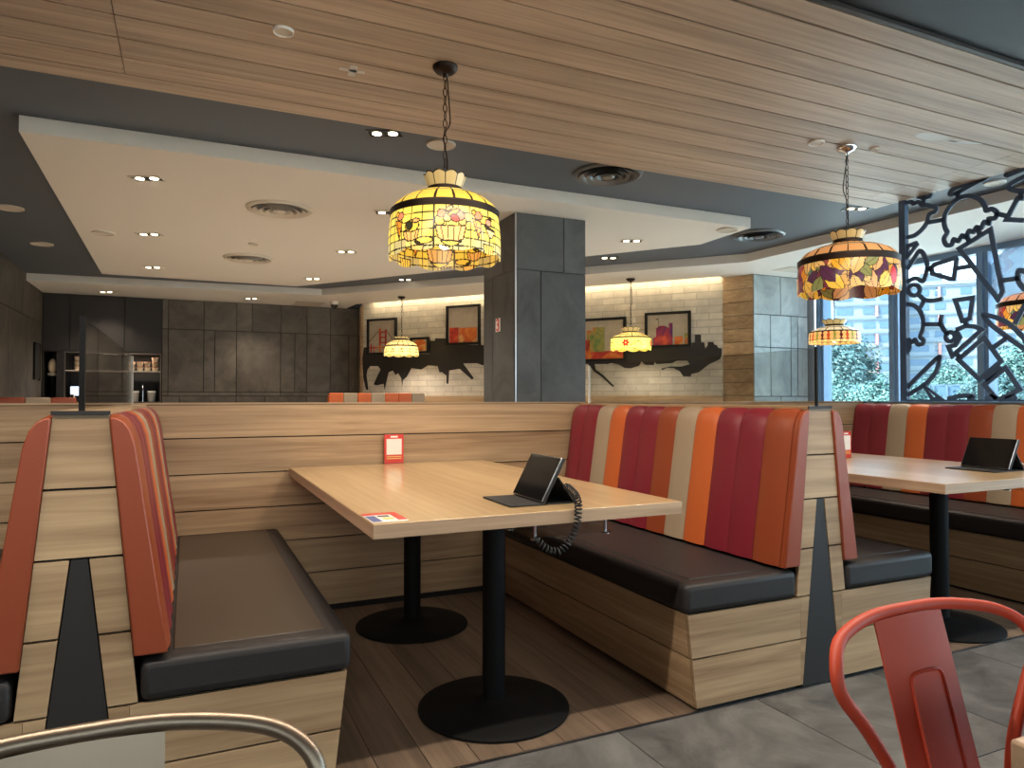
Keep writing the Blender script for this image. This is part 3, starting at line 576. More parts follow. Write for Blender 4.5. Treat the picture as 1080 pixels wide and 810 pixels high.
c = thing('menu_card', 'small red white and blue card lying on the front left table corner', 'card', (.525, 2.035, .7503), 0)
b = MB(); b.box(-.05, .055, -.075, .08, 0, .0012); b.build('sheet', M['sign_white'], c)
b = MB(); b.box(-.05, .055, .045, .08, .0013, .002); b.box(.03, .055, -.06, .045, .0013, .002); b.build('red_band', M['sign_red'], c)
b = MB(); b.box(-.047, -.02, -.07, .03, .0013, .002); b.build('blue_block', M['sign_blue'], c)
b = MB(); b.lathe([(.018, .0013), (.018, .002)], 18, (.008, -.025, 0)); b.build('yellow_spot', M['sign_yellow'], c)
b = MB(); b.box(-.013, .02, .008, .03, .0013, .002); b.build('dark_mark', M['seat_vinyl'], c)

# ------------------------------------------------------------------ cafe chairs (front is -y)
def make_chair(mat, label, loc, rz=0):
    t = thing('cafe_chair', label, 'chair', loc, rz, 'metal cafe chairs')
    half = [(.098, .146, .435), (.102, .150, .54), (.122, .158, .62), (.165, .165, .69), (.201, .172, .738), (.197, .184, .772), (.160, .207, .794), (.08, .228, .805), (0, .232, .807)]
    path = catmull(half + [(-x, y, z) for x, y, z in half[-2::-1]], 6)
    b = MB(); b.tube(path, .0085, 12); b.build('back_tube', mat, t, smooth=60)
    # splat, slightly dished, with a pressed panel
    b = MB(); nu, nv = 10, 14
    for s in (0, 1):
        for i in range(nv + 1):
            z = .442 + (.803 - .442) * i / nv
            for j in range(nu + 1):
                q = 2 * j / nu - 1; y = .132 + (z - .44) * .263 - .006 * (1 - q * q)
                b.v.append((q * .071, y + s * .0022, z - .006 * q * q * (i / nv)))
    k = (nu + 1) * (nv + 1)
    for s in (0, 1):
        for i in range(nv):
            for j in range(nu): q = s * k + i * (nu + 1) + j; b.face((q, q + 1, q + nu + 2, q + nu + 1))
    rim = [j for j in range(nu + 1)] + [(i + 1) * (nu + 1) - 1 for i in range(1, nv + 1)] + [nv * (nu + 1) + j for j in range(nu - 1, -1, -1)] + [i * (nu + 1) for i in range(nv - 1, 0, -1)]
    for a, c in zip(rim, rim[1:] + rim[:1]): b.face((a, c, k + c, k + a))
    sp_ = b.build('splat', mat, t, smooth=40)
    b = MB(); ln = catmull([(.035, .50), (.035, .60), (.034, .70), (.030, .722), (.018, .727), (0, .728), (-.018, .727), (-.030, .722), (-.034, .70), (-.035, .60), (-.035, .50)], 4)
    fy = lambda x, z: .132 + (z - .44) * .263 - .006 * (1 - (x / .071) ** 2)
    b.tube([(p.x, fy(p.x, p.y) - .0002, p.y) for p in ln], .0028, 6); b.tube([(p.x, fy(p.x, p.y) + .0024, p.y) for p in ln], .0028, 6)
    b.build('pressed_line', mat, sp_, smooth=60)
    b = MB(); n = 40; ring = []
    for i in range(n):
        a = 2 * pi * i / n; ca, sa = cos(a), sin(a); e = .42
        ring.append((math.copysign(abs(ca) ** e, ca) * .175, math.copysign(abs(sa) ** e, sa) * .175))
    b.prism(ring, 2, .425, .445); st = b.build('seat', mat, t, bevel=.008, seg=3)
    for sx in (-1, 1):
        for sy in (-1, 1):
            b = MB(); x0, y0 = sx * .148, sy * .148; x1, y1 = sx * .20, sy * .205
            for (x, y, z, h) in ((x0, y0, .424, .026), (x1, y1, 0, .013)):
                b.v += [(x + sx * .008, y + sy * .008, z), (x - sx * h, y + sy * .008, z), (x - sx * h, y + sy * .004, z), (x + sx * .004, y + sy * .004, z), (x + sx * .004, y - sy * h, z), (x + sx * .008, y - sy * h, z)]
            for i in range(6): j = (i + 1) % 6; b.face((i, j, 6 + j, 6 + i))
            b.face(range(5, -1, -1)); b.face(range(6, 12)); b.build('leg', mat, t)
    for sgn in (-1, 1):
        b = MB(); b.tube([(sgn * .17, -.175, .25), (0, 0, .30), (-sgn * .17, .175, .25)], .006, 6); b.build('brace', mat, t, smooth=60)
    return t
c1 = make_chair(M['red_paint'], 'red painted metal cafe chair at the lower right, tucked to the table corner', (.94, .458, 0))
c2 = make_chair(M['steel'], 'bare silver metal cafe chair at the lower left, only its top showing', (-.086, .515, 0))
c1.scale = (.99,) * 3; c2.scale = (.989,) * 3
# ================================================================== PENDANT LAMPS
def pip(x, y, poly):
    ins = np.zeros(x.shape, bool); dist = np.full(x.shape, 9.0); n = len(poly)
    for i in range(n):
        (x0, y0), (x1, y1) = poly[i], poly[(i + 1) % n]
        c = ((y0 > y) != (y1 > y)) & (x < (x1 - x0) * (y - y0) / ((y1 - y0) or 1e-9) + x0); ins ^= c
        t = np.clip(((x - x0) * (x1 - x0) + (y - y0) * (y1 - y0)) / (((x1 - x0) ** 2 + (y1 - y0) ** 2) or 1e-9), 0, 1)
        dist = np.minimum(dist, np.hypot(x - x0 - t * (x1 - x0), y - y0 - t * (y1 - y0)))
    return ins, dist
LEAD = np.array(lin((52, 42, 26)))
class Canvas:                                          # unrolled skirt: s = metres round the shade, z = height
    def __init__(c, s, z, per, base): c.s, c.z, c.per = s, z, per; c.col = np.tile(np.array(lin(base)), s.shape + (1,))
    def cells(c, ns, z0, dz, lw, jit=.12, seed=1):
        w = c.per / ns; i = np.floor(c.s / w); j = np.floor((c.z - z0) / dz)
        h = np.modf(np.abs(np.sin(i * 12.98 + j * 78.23 + seed) * 43758.5))[0]; c.col *= (1 - jit + 2 * jit * h)[..., None]
        fs = np.abs(c.s / w - np.round(c.s / w)) * w; fz = np.abs((c.z - z0) / dz - np.round((c.z - z0) / dz)) * dz
        c.col[(fs < lw) | (fz < lw)] = LEAD
    def poly(c, s0, pts, rgb, lw=.0026):
        ds = (c.s - s0 + c.per / 2) % c.per - c.per / 2
        ins, d = pip(ds, c.z, pts); c.col[ins] = lin(rgb)
        if lw: c.col[d < lw] = LEAD
    def line(c, s0, pts, lw=.0018, rgb=None):
        ds = (c.s - s0 + c.per / 2) % c.per - c.per / 2
        for (x0, y0), (x1, y1) in zip(pts, pts[1:]):
            t = np.clip(((ds - x0) * (x1 - x0) + (c.z - y0) * (y1 - y0)) / ((x1 - x0) ** 2 + (y1 - y0) ** 2), 0, 1)
            c.col[np.hypot(ds - x0 - t * (x1 - x0), c.z - y0 - t * (y1 - y0)) < lw] = LEAD if rgb is None else lin(rgb)
def ell(cx, cy, rx, ry, rot=0, n=14): return [(cx + rx * cos(2 * pi * i / n) * cos(rot) - ry * sin(2 * pi * i / n) * sin(rot), cy + rx * cos(2 * pi * i / n) * sin(rot) + ry * sin(2 * pi * i / n) * cos(rot)) for i in range(n)]
def leafp(cx, cy, L_, w, rot): return [(cx + a * L_ * cos(rot) - o * w * sin(rot), cy + a * L_ * sin(rot) + o * w * cos(rot)) for a, o in [(-.5, 0), (-.3, .32), (0, .5), (.28, .36), (.5, 0), (.28, -.36), (0, -.5), (-.3, -.32)]]
def paint_sundae(c, sf):
    c.cells(30, 0, .0335, .0027)
    for i in range(36):                                # greyer panes along the scalloped hem
        w = c.per / 36; ds = (c.s / w) % 36; m = (np.floor(ds) == i) & (c.z < .032) & (c.col[..., 0] > .2)
        c.col[m] = lin((206, 190, 128)) if i % 3 else lin((240, 218, 120))
    for k in range(2):
        o = sf + k * c.per / 2
        s = o + .024                                                  # the large sundae
        c.poly(s, [(-.062, .078), (.062, .080), (.050, .028), (.030, .020), (-.030, .020), (-.050, .028)], (248, 196, 122))
        for q in (-.036, -.012, .012, .036): c.line(s, [(q * 1.15, .079), (q * .8, .022)])
        for e, rgb in ((ell(-.045, .10, .020, .022), (250, 214, 84)), (ell(.047, .098, .018, .016), (248, 206, 96)), (ell(-.038, .128, .018, .018), (238, 138, 96)), (ell(-.012, .112, .02, .016, .5), (252, 222, 120)), (ell(.036, .122, .022, .02), (240, 132, 100)), (ell(.012, .134, .028, .010, .5), (244, 150, 70)), (ell(-.006, .150, .018, .009, .5), (246, 168, 84)), (ell(.016, .110, .020, .014, -.5), (206, 78, 66))): c.poly(s, e, rgb)
        c.poly(s, [(-.042, .018), (.042, .018), (.024, .004), (.006, -.002), (-.006, -.002), (-.024, .004)], (252, 224, 92))
        c.poly(s, [(-.006, -.002), (.006, -.002), (.008, -.018), (-.008, -.018)], (238, 214, 130))
        for s, fl in ((o + .138, 1), (o - .214, -1)):                 # cones
            c.poly(s, [(-.024, .118), (.022, .106), (.006, .034)], (244, 152, 52)); c.line(s, [(-.01, .115), (.006, .036)]); c.line(s, [(-.016, .085), (.018, .08)])
            c.poly(s, ell(.006, .132, .022, .017), (240, 140, 100)); c.poly(s, ell(-.014, .142, .010, .012), (250, 170, 60))
        s = o - .144                                                  # low cup with a dark scoop
        c.poly(s, [(-.040, .062), (.040, .066), (.030, .032), (.012, .024), (-.016, .024), (-.032, .034)], (246, 188, 108))
        for q in (-.018, .0, .02): c.line(s, [(q * 1.3, .062), (q * .8, .025)])
        c.poly(s, ell(.004, .084, .034, .024), (252, 212, 80)); c.poly(s, ell(-.008, .086, .016, .017), (56, 54, 34)); c.poly(s, ell(.022, .104, .017, .009), (240, 170, 100))
        c.poly(s + .06, ell(0, .022, .036, .014), (252, 216, 84)); c.poly(s + .03, [(-.03, .004), (.03, .004), (.022, -.02), (-.022, -.02)], (250, 196, 110)); c.poly(s + .03, [(-.012, .020), (.014, .016), (.0, .006)], (70, 62, 46))
        s = o + .212                                                  # bowl with a cherry
        c.poly(s, [(-.030, .086), (.034, .080), (.010, .050), (-.008, .052)], (250, 206, 140)); c.poly(s, [(-.034, .096), (.034, .086), (.034, .080), (-.034, .090)], (64, 46, 34)); c.poly(s, ell(-.010, .112, .02, .014), (240, 150, 120)); c.poly(s, [(-.012, .126), (.016, .124), (.006, .142)], (60, 44, 34))
        c.poly(s - .01, [(-.034, .020), (.034, .020), (.026, -.020), (-.026, -.020)], (250, 208, 96)); [c.line(s - .01, [(q, .02), (q * .8, -.02)]) for q in (-.016, 0, .016)]
def paint_leaves(c, sf):
    c.cells(26, .0, .06, .0016, .1); rnd = random.Random(11)
    pal = [(118, 50, 70), (84, 44, 72), (104, 124, 96), (238, 168, 48), (236, 190, 74), (196, 50, 56), (222, 166, 112), (150, 66, 66), (132, 134, 80), (232, 148, 52), (228, 180, 110), (240, 190, 90)]
    for i in range(120):
        s = rnd.uniform(0, c.per); z = rnd.uniform(.0, .145); r = rnd.choice([1.2, 1.9, .6, 1.0, 2.3, 1.57]); L_ = rnd.uniform(.10, .15)
        rgb = rnd.choice(pal if z > .035 else pal[3:5] + pal[3:5] + pal); c.poly(s, leafp(0, z, L_, L_ * .55, r), rgb, .0019); c.line(s, [(-.4 * L_ * cos(r), z - .4 * L_ * sin(r)), (.42 * L_ * cos(r), z + .42 * L_ * sin(r))], .0012)
def paint_flowers(c, sf):
    c.cells(24, 0, .04, .0012, .08)
    for k in range(4):
        s = sf - .06 + k * c.per / 4
        c.line(s + .09, [(-.04, .02), (-.01, .05), (.03, .075), (.07, .08)], .005, (92, 132, 40)); c.line(s + .19, [(-.05, .085), (-.02, .07), (.0, .04)], .0045, (84, 122, 44))
        for q in range(6): a = q * pi / 3; c.poly(s, ell(.026 * cos(a), .062 + .026 * sin(a), .02, .013, a, 8), (214, 40, 30), 0)
        c.poly(s + .11, ell(0, .045, .016, .008, .3), (240, 150, 60), 0)
def paint_dots(c, sf):
    c.cells(28, 0, .04, .0016, .12)
    for k in range(12):
        s = sf + k * c.per / 12; c.poly(s, ell(0, .07, .013, .013), [(226, 96, 50), (230, 160, 70), (120, 130, 60)][k % 3], .001); c.line(s, [(-.03, .03), (.03, .035)], .004, (110, 100, 50))
def paint_beads(c, sf):
    n = 26; w = c.per / n
    for k in range(n):
        s = k * w
        c.poly(s, [(-.5 * w, .022), (.5 * w, .022), (.5 * w, .105), (-.5 * w, .105)], [(206, 70, 34), (150, 150, 60), (96, 30, 30)][k % 3], 0)
    for k in range(n):
        s = (k + .5) * w
        c.poly(s, ell(0, .088, .40 * w, .018), (250, 190, 110), .0012); c.poly(s, ell(0, .044, .40 * w, .018), (250, 176, 96), .0012); c.poly(s, [(-.25 * w, .044), (.25 * w, .044), (.25 * w, .088), (-.25 * w, .088)], (248, 180, 100), 0)
        c.poly(s, ell(0, .012, .42 * w, .014), (250, 218, 130), .0015)
def make_pendant(label, x, y, ztop, zbot, prof, base, top_rgb, painter, strength, power, scal=(10, .018), hook_gap=.02, cordsag=1, cup=(.052, .034), lightcol=WARM, rose='bronze'):
    # prof: dict r_hem, r_band, z_band, band, shoulder [(r,z)...], crown (r0, z0, r1, z1); heights from the hem
    t = thing('pendant_lamp', label, 'lamp', (x, y, zbot), 0, 'leaded glass pendant lamps')
    gm = attrglow('leaded_glass', strength); gs = attrglow('leaded_glass_shoulder', strength * .8)
    sf_ang = math.atan2(-y, -x)
    def lattice(name, rows, rz_of, paint, nt=384, parent=t, mat=gm, inner=None):
        vs = []; th = np.arange(nt) * 2 * pi / nt
        for i in range(rows + 1):
            for a in th: r, z = rz_of(i / rows, a); vs.append((r * cos(a), r * sin(a), z))
        fs = [(i * nt + j, i * nt + (j + 1) % nt, (i + 1) * nt + (j + 1) % nt, (i + 1) * nt + j) for i in range(rows) for j in range(nt)]
        me = bpy.data.meshes.new(name); me.from_pydata(vs, [], fs); me.update()
        V = np.array(vs).reshape(rows + 1, nt, 3)
        zc = .5 * (V[:-1] + V[1:])[..., 2]; tt = np.tile(th + pi / nt, (rows, 1))
        col = paint(tt, zc)
        ca = me.color_attributes.new('pane', 'FLOAT_COLOR', 'CORNER')
        arr = np.ones((rows * nt, 4, 4), np.float32); arr[..., :3] = col.reshape(rows * nt, 1, 3); ca.data.foreach_set('color', arr.ravel())
        me.materials.append(mat); me.polygons.foreach_set('use_smooth', [True] * len(me.polygons))
        o = bpy.data.objects.new(name, me); COL.objects.link(o); o.parent = parent
        md = o.modifiers.new('thick', 'SOLIDIFY'); md.thickness = .003; md.offset = -1
        if inner: me.materials.append(inner); md.material_offset = 1
        return o
    rh, rb, zb = prof['r_hem'], prof['r_band'], prof['z_band']; per = 2 * pi * rh
    def paint_skirt(tt, zc):
        s = tt * rh
        c = Canvas(s, zc, per, base); painter(c, (sf_ang % (2 * pi)) * rh); return c.col
    lattice('glass_skirt', 56, lambda q, a: (rh + (rb - rh) * q ** 1.3 + .004 * sin(pi * q), (zb * q) - (1 - q) ** 2 * scal[1] * abs(sin(scal[0] * a / 2 + .5))), paint_skirt, inner=attrglow('leaded_glass_inner', strength * .32))
    sh = prof['shoulder']
    cum = [0]
    for p, q in zip(sh, sh[1:]): cum.append(cum[-1] + math.hypot(q[0] - p[0], q[1] - p[1]))
    def sh_at(q, a):
        d = q * cum[-1]
        for i in range(len(sh) - 1):
            if d <= cum[i + 1] + 1e-9: f = (d - cum[i]) / (cum[i + 1] - cum[i]); return (sh[i][0] + f * (sh[i + 1][0] - sh[i][0]), sh[i][1] + f * (sh[i + 1][1] - sh[i][1]))
        return sh[-1]
    def paint_sh(tt, zc):
        rows = zc.shape[0]; q = np.tile(((np.arange(rows) + .5) / rows)[:, None], (1, zc.shape[1]))
        c = Canvas(tt, q, 2 * pi, top_rgb); c.cells(18, 0, .5, .022, .1); return c.col
    lattice('glass_shoulder', 24, sh_at, paint_sh, 256, mat=gs)
    b = MB(); r1, z1 = sh[0]
    b.lathe([(rb - .001, zb - .001), (rb + .0035, zb), (r1 + .004, z1 - .001), (r1 - .001, z1)], 72, cap=False); b.lathe([(sh[-1][0] + .003, sh[-1][1] - .006), (sh[-1][0] + .004, sh[-1][1]), (prof['crown'][0] + .004, prof['crown'][1] - .012), (prof['crown'][0] + .004, prof['crown'][1] + .004), (prof['crown'][0] - .002, prof['crown'][1] + .004)], 40, cap=False)
    b.build('metal_band', M['bronze'], t, smooth=40)
    c0, cz0, c1, cz1 = prof['crown']
    def crown(q, a):
        k = abs(((a * 10 / (2 * pi)) % 1) - .5) * 2        # 0 mid petal .. 1 at the seam
        return (c0 + (c1 - c0) * q - .006 * k * q, cz0 + (cz1 - cz0) * q - .012 * k * k * q)
    def paint_cr(tt, zc):
        c = Canvas(tt, zc, 2 * pi, (206, 182, 126)); f = np.abs(tt * 10 / (2 * pi) - np.round(tt * 10 / (2 * pi))); c.col[f < .045] = LEAD; c.col[-1, :] = LEAD; return c.col
    lattice('crown', 10, crown, paint_cr, 240, mat=attrglow('leaded_crown', strength * .35))
    # cap, hook, chain, cord, ceiling rose
    zt = ztop - zbot
    b = MB(); b.lathe([(c0 - .003, cz0 - .001), (c0 - .003, cz0 + .003), (.012, cz0 + .02), (.006, cz0 + .035)], 24); b.build('cap', M['bronze'], t, smooth=40)
    b = MB(); z = cz0 + .03; k = 0; lk = .034
    while z < zt - .04:
        ring = []
        for i in range(12): a = 2 * pi * i / 12; e = (.0085 * cos(a), .019 * sin(a)); ring.append((e[0] if k % 2 else 0, 0 if k % 2 else e[0], z + .016 + e[1]))
        b.tube(ring, .0021, 5, closed=True); z += lk; k += 1
    b.build('chain', M['bronze'], t, smooth=60)
    H_ = zt - .03 - cz0 - .03
    b = MB(); pts = [(0.006, 0, cz0 + .03), (.012, .004, cz0 + .03 + H_ * .2), (-.006, 0, cz0 + .03 + H_ * .42), (.024 * cordsag, .006, cz0 + .03 + H_ * .55), (.018 * cordsag, .0, cz0 + .03 + H_ * .72), (.008, 0, zt - .03)]
    b.tube(catmull(pts, 6), .0028, 6); b.build('cord', M['bronze'], t, smooth=60)
    b = MB(); b.lathe([(.008, zt - cup[1] - .012), (.014, zt - cup[1]), (cup[0] * .75, zt - cup[1] + .006), (cup[0], zt - .014), (cup[0] + .002, zt - .004), (cup[0] + .002, zt - .0005)], 36); b.build('ceiling_rose', M[rose], t, smooth=40)
    b = MB(); b.lathe([(.004, zb * .42 - .036), (.02, zb * .42 - .03), (.03, zb * .42 - .008), (.026, zb * .42 + .016), (.014, zb * .42 + .04), (.012, zb * .42 + .07)], 20); b.build('bulb', M['bulb'], t, smooth=60)
    lamp('pendant_bulb_lamp', 'SPOT', (x, y, zbot + .0), power, lightcol, .05, spot_size=radians(150), spot_blend=.6)
    return t
P1 = dict(r_hem=.238, r_band=.230, z_band=.165, shoulder=[(.230, .190), (.213, .214), (.178, .242), (.135, .262), (.093, .272)], crown=(.070, .292, .094, .355))
make_pendant('lit yellow leaded glass pendant lamp with ice cream sundae patterns over the long table', 1.0, 2.855, ZS, 1.705, P1, (250, 222, 96), (250, 206, 84), paint_sundae, .50, 11)
P2 = dict(r_hem=.266, r_band=.262, z_band=.150, shoulder=[(.263, .182), (.252, .195), (.225, .225), (.165, .252), (.10, .266), (.085, .276)], crown=(.074, .292, .098, .345))
make_pendant('pendant lamp shade with purple green and orange leaf pattern over the window side table', 3.395, 2.815, ZS, 1.70, P2, (222, 168, 96), (226, 162, 102), paint_leaves, .26, 4, (9, .014), cordsag=-1, rose='chrome')
P3 = dict(r_hem=.242, r_band=.225, z_band=.115, shoulder=[(.225, .128), (.205, .155), (.16, .185), (.11, .205)], crown=(.085, .225, .105, .262))
make_pendant('small far lit pendant lamp hanging before the bridge picture, left of the column', 2.735, 9.64, ZS, 1.705, P3, (250, 226, 140), (252, 214, 130), paint_dots, .75, 12)
P4 = dict(r_hem=.240, r_band=.236, z_band=.125, shoulder=[(.236, .137), (.17, .165), (.10, .196)], crown=(.080, .205, .115, .262))
make_pendant('lit far pendant lamp with a red flower on the shade, right of the column', 4.815, 7.043, ZS, 1.685, P4, (250, 228, 110), (250, 206, 110), paint_flowers, .7, 12)
P5 = dict(r_hem=.238, r_band=.232, z_band=.105, shoulder=[(.232, .112), (.15, .155), (.085, .170)], crown=(.085, .182, .122, .235))
make_pendant('far pendant lamp with orange and red bead columns, hanging before the window', 5.877, 5.038, ZS, 1.65, P5, (250, 196, 120), (240, 214, 170), paint_beads, .5, 4, (26, .006))
make_pendant('pendant lamp partly seen at the right edge behind the black cut-out screen', 5.99, 3.25, ZS, 1.66, P2, (222, 150, 96), (226, 150, 110), paint_leaves, .5, 4, (9, .014))

# ================================================================== CEILING FITTINGS
def fitting(name, label, cat, x, y, z, group=None): return thing(name, label, cat, (x, y, z), 0, group)
def downlight(label, x, y, z, power, frame='vent_white', n=2, cam_only=False):
    t = fitting('downlight', label, 'ceiling light', x, y, z, 'recessed twin downlights')
    rz = math.atan2(-.419, .908); t.rotation_euler = (0, 0, rz)
    b = MB()
    for x0, x1, y0, y1 in ((-.10, .10, -.055, -.047), (-.10, .10, .047, .055), (-.10, -.092, -.047, .047), (.092, .10, -.047, .047)): b.box(x0, x1, y0, y1, -.007, -.0005)
    b.build('frame', M[frame], t)
    b = MB(); b.box(-.092, .092, -.047, .047, -.0025, -.0008); b.build('housing', M['gap'], t)
    for i in range(n):
        b = MB(); b.lathe([(.027, -.006), (.027, -.003)], 20, (-.046 + .092 * i, 0, 0)); b.build('lens', M['bulb'], t)
    lamp('downlight_lamp', 'SPOT', (x, y, z - .03), power, (1, .84, .66), .05, spot_size=radians(110), spot_blend=.7)
DLP = 55
for (x, y), lb in zip(DL_SLAB, ['twin downlight nearest the front left corner of the white ceiling panel', 'twin downlight second from the front along the left side of the white ceiling panel', 'twin downlight in the far left corner of the white ceiling panel', 'twin downlight at the far point of the white ceiling panel, below the smaller round vent', 'twin downlight on the white ceiling panel just left of the yellow sundae lamp, low down', 'twin downlight on the white ceiling panel beside the yellow sundae lamp shoulder', 'twin downlight on the white ceiling panel right of the column']):
    downlight(lb, x, y, ZS, DLP)
for (x, y), lb in zip(DL_GREY, ['bright twin downlight in the charcoal ceiling left of the sundae lamp chain', 'twin downlight in the charcoal strip right of the column', 'downlight in the charcoal strip left of the column', 'twin downlight in the charcoal ceiling behind the leaf lamp chain']):
    downlight(lb, x, y, ZG, DLP * .8, 'vent_dark')
for (x, y), lb in zip(DL_SOFF, ['dim twin downlight in the far white soffit over the dark cabinet', 'dim twin downlight in the far white soffit over the dark wall panels']):
    downlight(lb, x, y, ZS, DLP * .5)
def vent(label, x, y, z, R_, mat):
    t = fitting('air_vent', label, 'air vent', x, y, z, 'round ceiling air vents')
    b = MB(); b.lathe([(R_ - .035, -.016), (R_ - .02, -.022), (R_, -.012), (R_ + .004, -.0005)], 48, cap=False); b.lathe([(R_ + .003, -.001), (R_ - .03, -.001)], 48, cap=False); b.build('outer_ring', M[mat], t, smooth=40)
    for i, f in enumerate((.78, .58, .38)):
        b = MB(); b.lathe([(R_ * f + .012, -.028 - .004 * i), (R_ * f - .012, -.020 - .004 * i), (R_ * f - .022, -.006)], 48, cap=False); b.lathe([(R_ * f + .012, -.028 - .004 * i), (R_ * f + .006, -.022), (R_ * f - .01, -.006)], 48, cap=False); b.build('cone_ring', M[mat], t, smooth=40)
    b = MB(); b.lathe([(.001, -.034), (R_ * .16, -.034), (R_ * .2, -.026)], 32); b.build('centre_disc', M[mat], t, smooth=40)
    b = MB(); b.lathe([(R_ - .03, -.003), (R_ - .03, -.001)], 32); b.build('dark_throat', M['vent_dark'], t)
vent('large round white air vent in the white ceiling panel', *VENT_SLAB[0], ZS, .24, 'vent_white')
vent('smaller looking round white air vent further back in the white ceiling panel', *VENT_SLAB[1], ZS, .24, 'vent_white')
vent('round dark air vent in the charcoal ceiling above the column', *VENT_GREY[0], ZG, .235, 'vent_dark')
vent('round dark air vent at the right end of the white ceiling panel', *VENT_GREY[1], ZG, .235, 'vent_dark')
def disc(name, label, cat, x, y, z, R_, mat, ring=True):
    t = fitting(name, label, cat, x, y, z)
    b = MB(); b.lathe([(R_ * .86, -.010), (R_ * .95, -.012), (R_, -.006), (R_, -.0005)], 36, cap=False); b.lathe([(R_ * .86, -.010), (R_ * .84, -.006)], 36, cap=False); b.build('rim', M[mat], t, smooth=40)
    b = MB(); b.lathe([(R_ * .85, -.006), (R_ * .85, -.0008)], 36); b.build('face_plate', M['vent_white' if mat != 'vent_dark' else 'vent_dark'], t)
disc('ceiling_speaker', 'white ringed round speaker in the charcoal ceiling behind the sundae lamp chain', 'speaker', *SPK[0], ZG, .088, 'vent_white')
disc('ceiling_speaker', 'round disc in the charcoal ceiling at the far left edge', 'speaker', *SPK[1], ZG, .10, 'vent_white')
disc('ceiling_speaker', 'round disc in the charcoal ceiling just left of the white panel', 'speaker', *SPK[2], ZG, .10, 'vent_white')
disc('ceiling_speaker', 'pale round disc in the left part of the white ceiling panel', 'speaker', *SPK_SLAB[0], ZS, .09, 'vent_white')
disc('ceiling_speaker', 'pale round disc at the right corner of the white ceiling panel', 'speaker', *SPK_SLAB[1], ZS, .09, 'vent_white')
disc('smoke_detector', 'tiny round plate between the two round vents of the white ceiling panel', 'detector', *SPK_SLAB[2], ZS, .045, 'vent_white')
disc('smoke_detector', 'white round disc in the timber ceiling left of the sundae lamp', 'detector', *WOOD[0], ZS, .040, 'sign_white')
disc('smoke_detector', 'white round disc in the timber ceiling just left of the leaf lamp rose', 'detector', *WOOD[1], ZS, .043, 'sign_white')
disc('smoke_detector', 'small white disc in the timber ceiling just right of the leaf lamp rose', 'detector', *WOOD[2], ZS, .026, 'sign_white')
disc('ceiling_speaker', 'white round plate in the charcoal ceiling above the black cut-out screen', 'speaker', 5.15, 3.05, ZG, .07, 'sign_white')
def patch(label, x, y, polys):
    o = MB()
    for p in polys: o.prism(p, 2, -.0012, -.0002)
    ob = o.build('tape_patch', M['tape'], loc=(x, y, ZS)); tag(ob, label, 'tape')
patch('pale crossed tape stuck on the timber ceiling, upper middle', *PATCH[0], [[(-.06, -.012), (.05, -.018), (.052, .006), (-.058, .012)], [(-.02, -.05), (.012, -.05), (.02, .05), (-.012, .05)]])
patch('long pale smear of tape on the timber ceiling near the black screen', *PATCH[1], [catmull([(-.13, -.035), (-.03, -.05), (.09, -.035), (.17, -.02), (.10, .0), (.02, .03), (-.08, .035), (-.14, .01)], 4, True), catmull([(.10, -.02), (.25, -.055), (.33, -.06), (.26, -.03), (.16, .005)], 4, True)])
t = thing('access_hatch', 'flat grey access hatch in the soffit over the pale wall panel', 'hatch', (6.16, 5.78, ZS), 0)
b = MB(); b.box(-.21, .21, -.13, .13, -.006, -.0005); b.build('door', M['vent_white'], t); b = MB(); b.box(-.225, .225, -.145, -.132, -.004, -.0005); b.box(-.225, .225, .132, .145, -.004, -.0005); b.box(-.225, -.212, -.132, .132, -.004, -.0005); b.box(.212, .225, -.132, .132, -.004, -.0005); b.build('frame', M['sign_white'], t)
t = thing('access_hatch', 'shadowy hatch in the far soffit beside the dome camera', 'hatch', (1.66, 10.98, ZS), 0)
b = MB(); b.box(-.2, .2, -.2, .2, -.006, -.0005); b.build('door', M['vent_white'], t); b = MB(); b.box(-.21, .21, -.215, -.202, -.004, -.0005); b.box(-.21, .21, .202, .215, -.004, -.0005); b.build('frame', M['vent_dark'], t)
t = thing('security_camera', 'small white dome camera on the far soffit above the dark panels', 'camera', (1.97, 10.55, ZS), 0)
b = MB(); b.lathe([(.055, -.05), (.06, -.02), (.06, -.0005)], 24); b.build('mount', M['sign_white'], t, smooth=40); b = MB(); b.lathe([(.004, -.105), (.025, -.098), (.045, -.078), (.052, -.0505)], 24); b.build('dome', M['screen_glass'], t, smooth=60)
# number-like red mark on the column
t = thing('column_sign', 'small white sign with a red curved mark on the column', 'sign', (2.281, 5.206, 1.69), 0)
b = MB(); b.box(-.006, -.0005, -.042, .042, -.054, .054); b.build('plate', M['sign_white'], t)
b = MB(); b.strip(catmull([(.024, .033), (.006, .047), (-.019, .036), (-.017, .012), (.003, .003), (-.02, -.006), (-.021, -.03), (0, -.045), (.024, -.033)], 5), .014, 0, -.009, -.0062); b.build('red_mark', M['sign_red'], t)

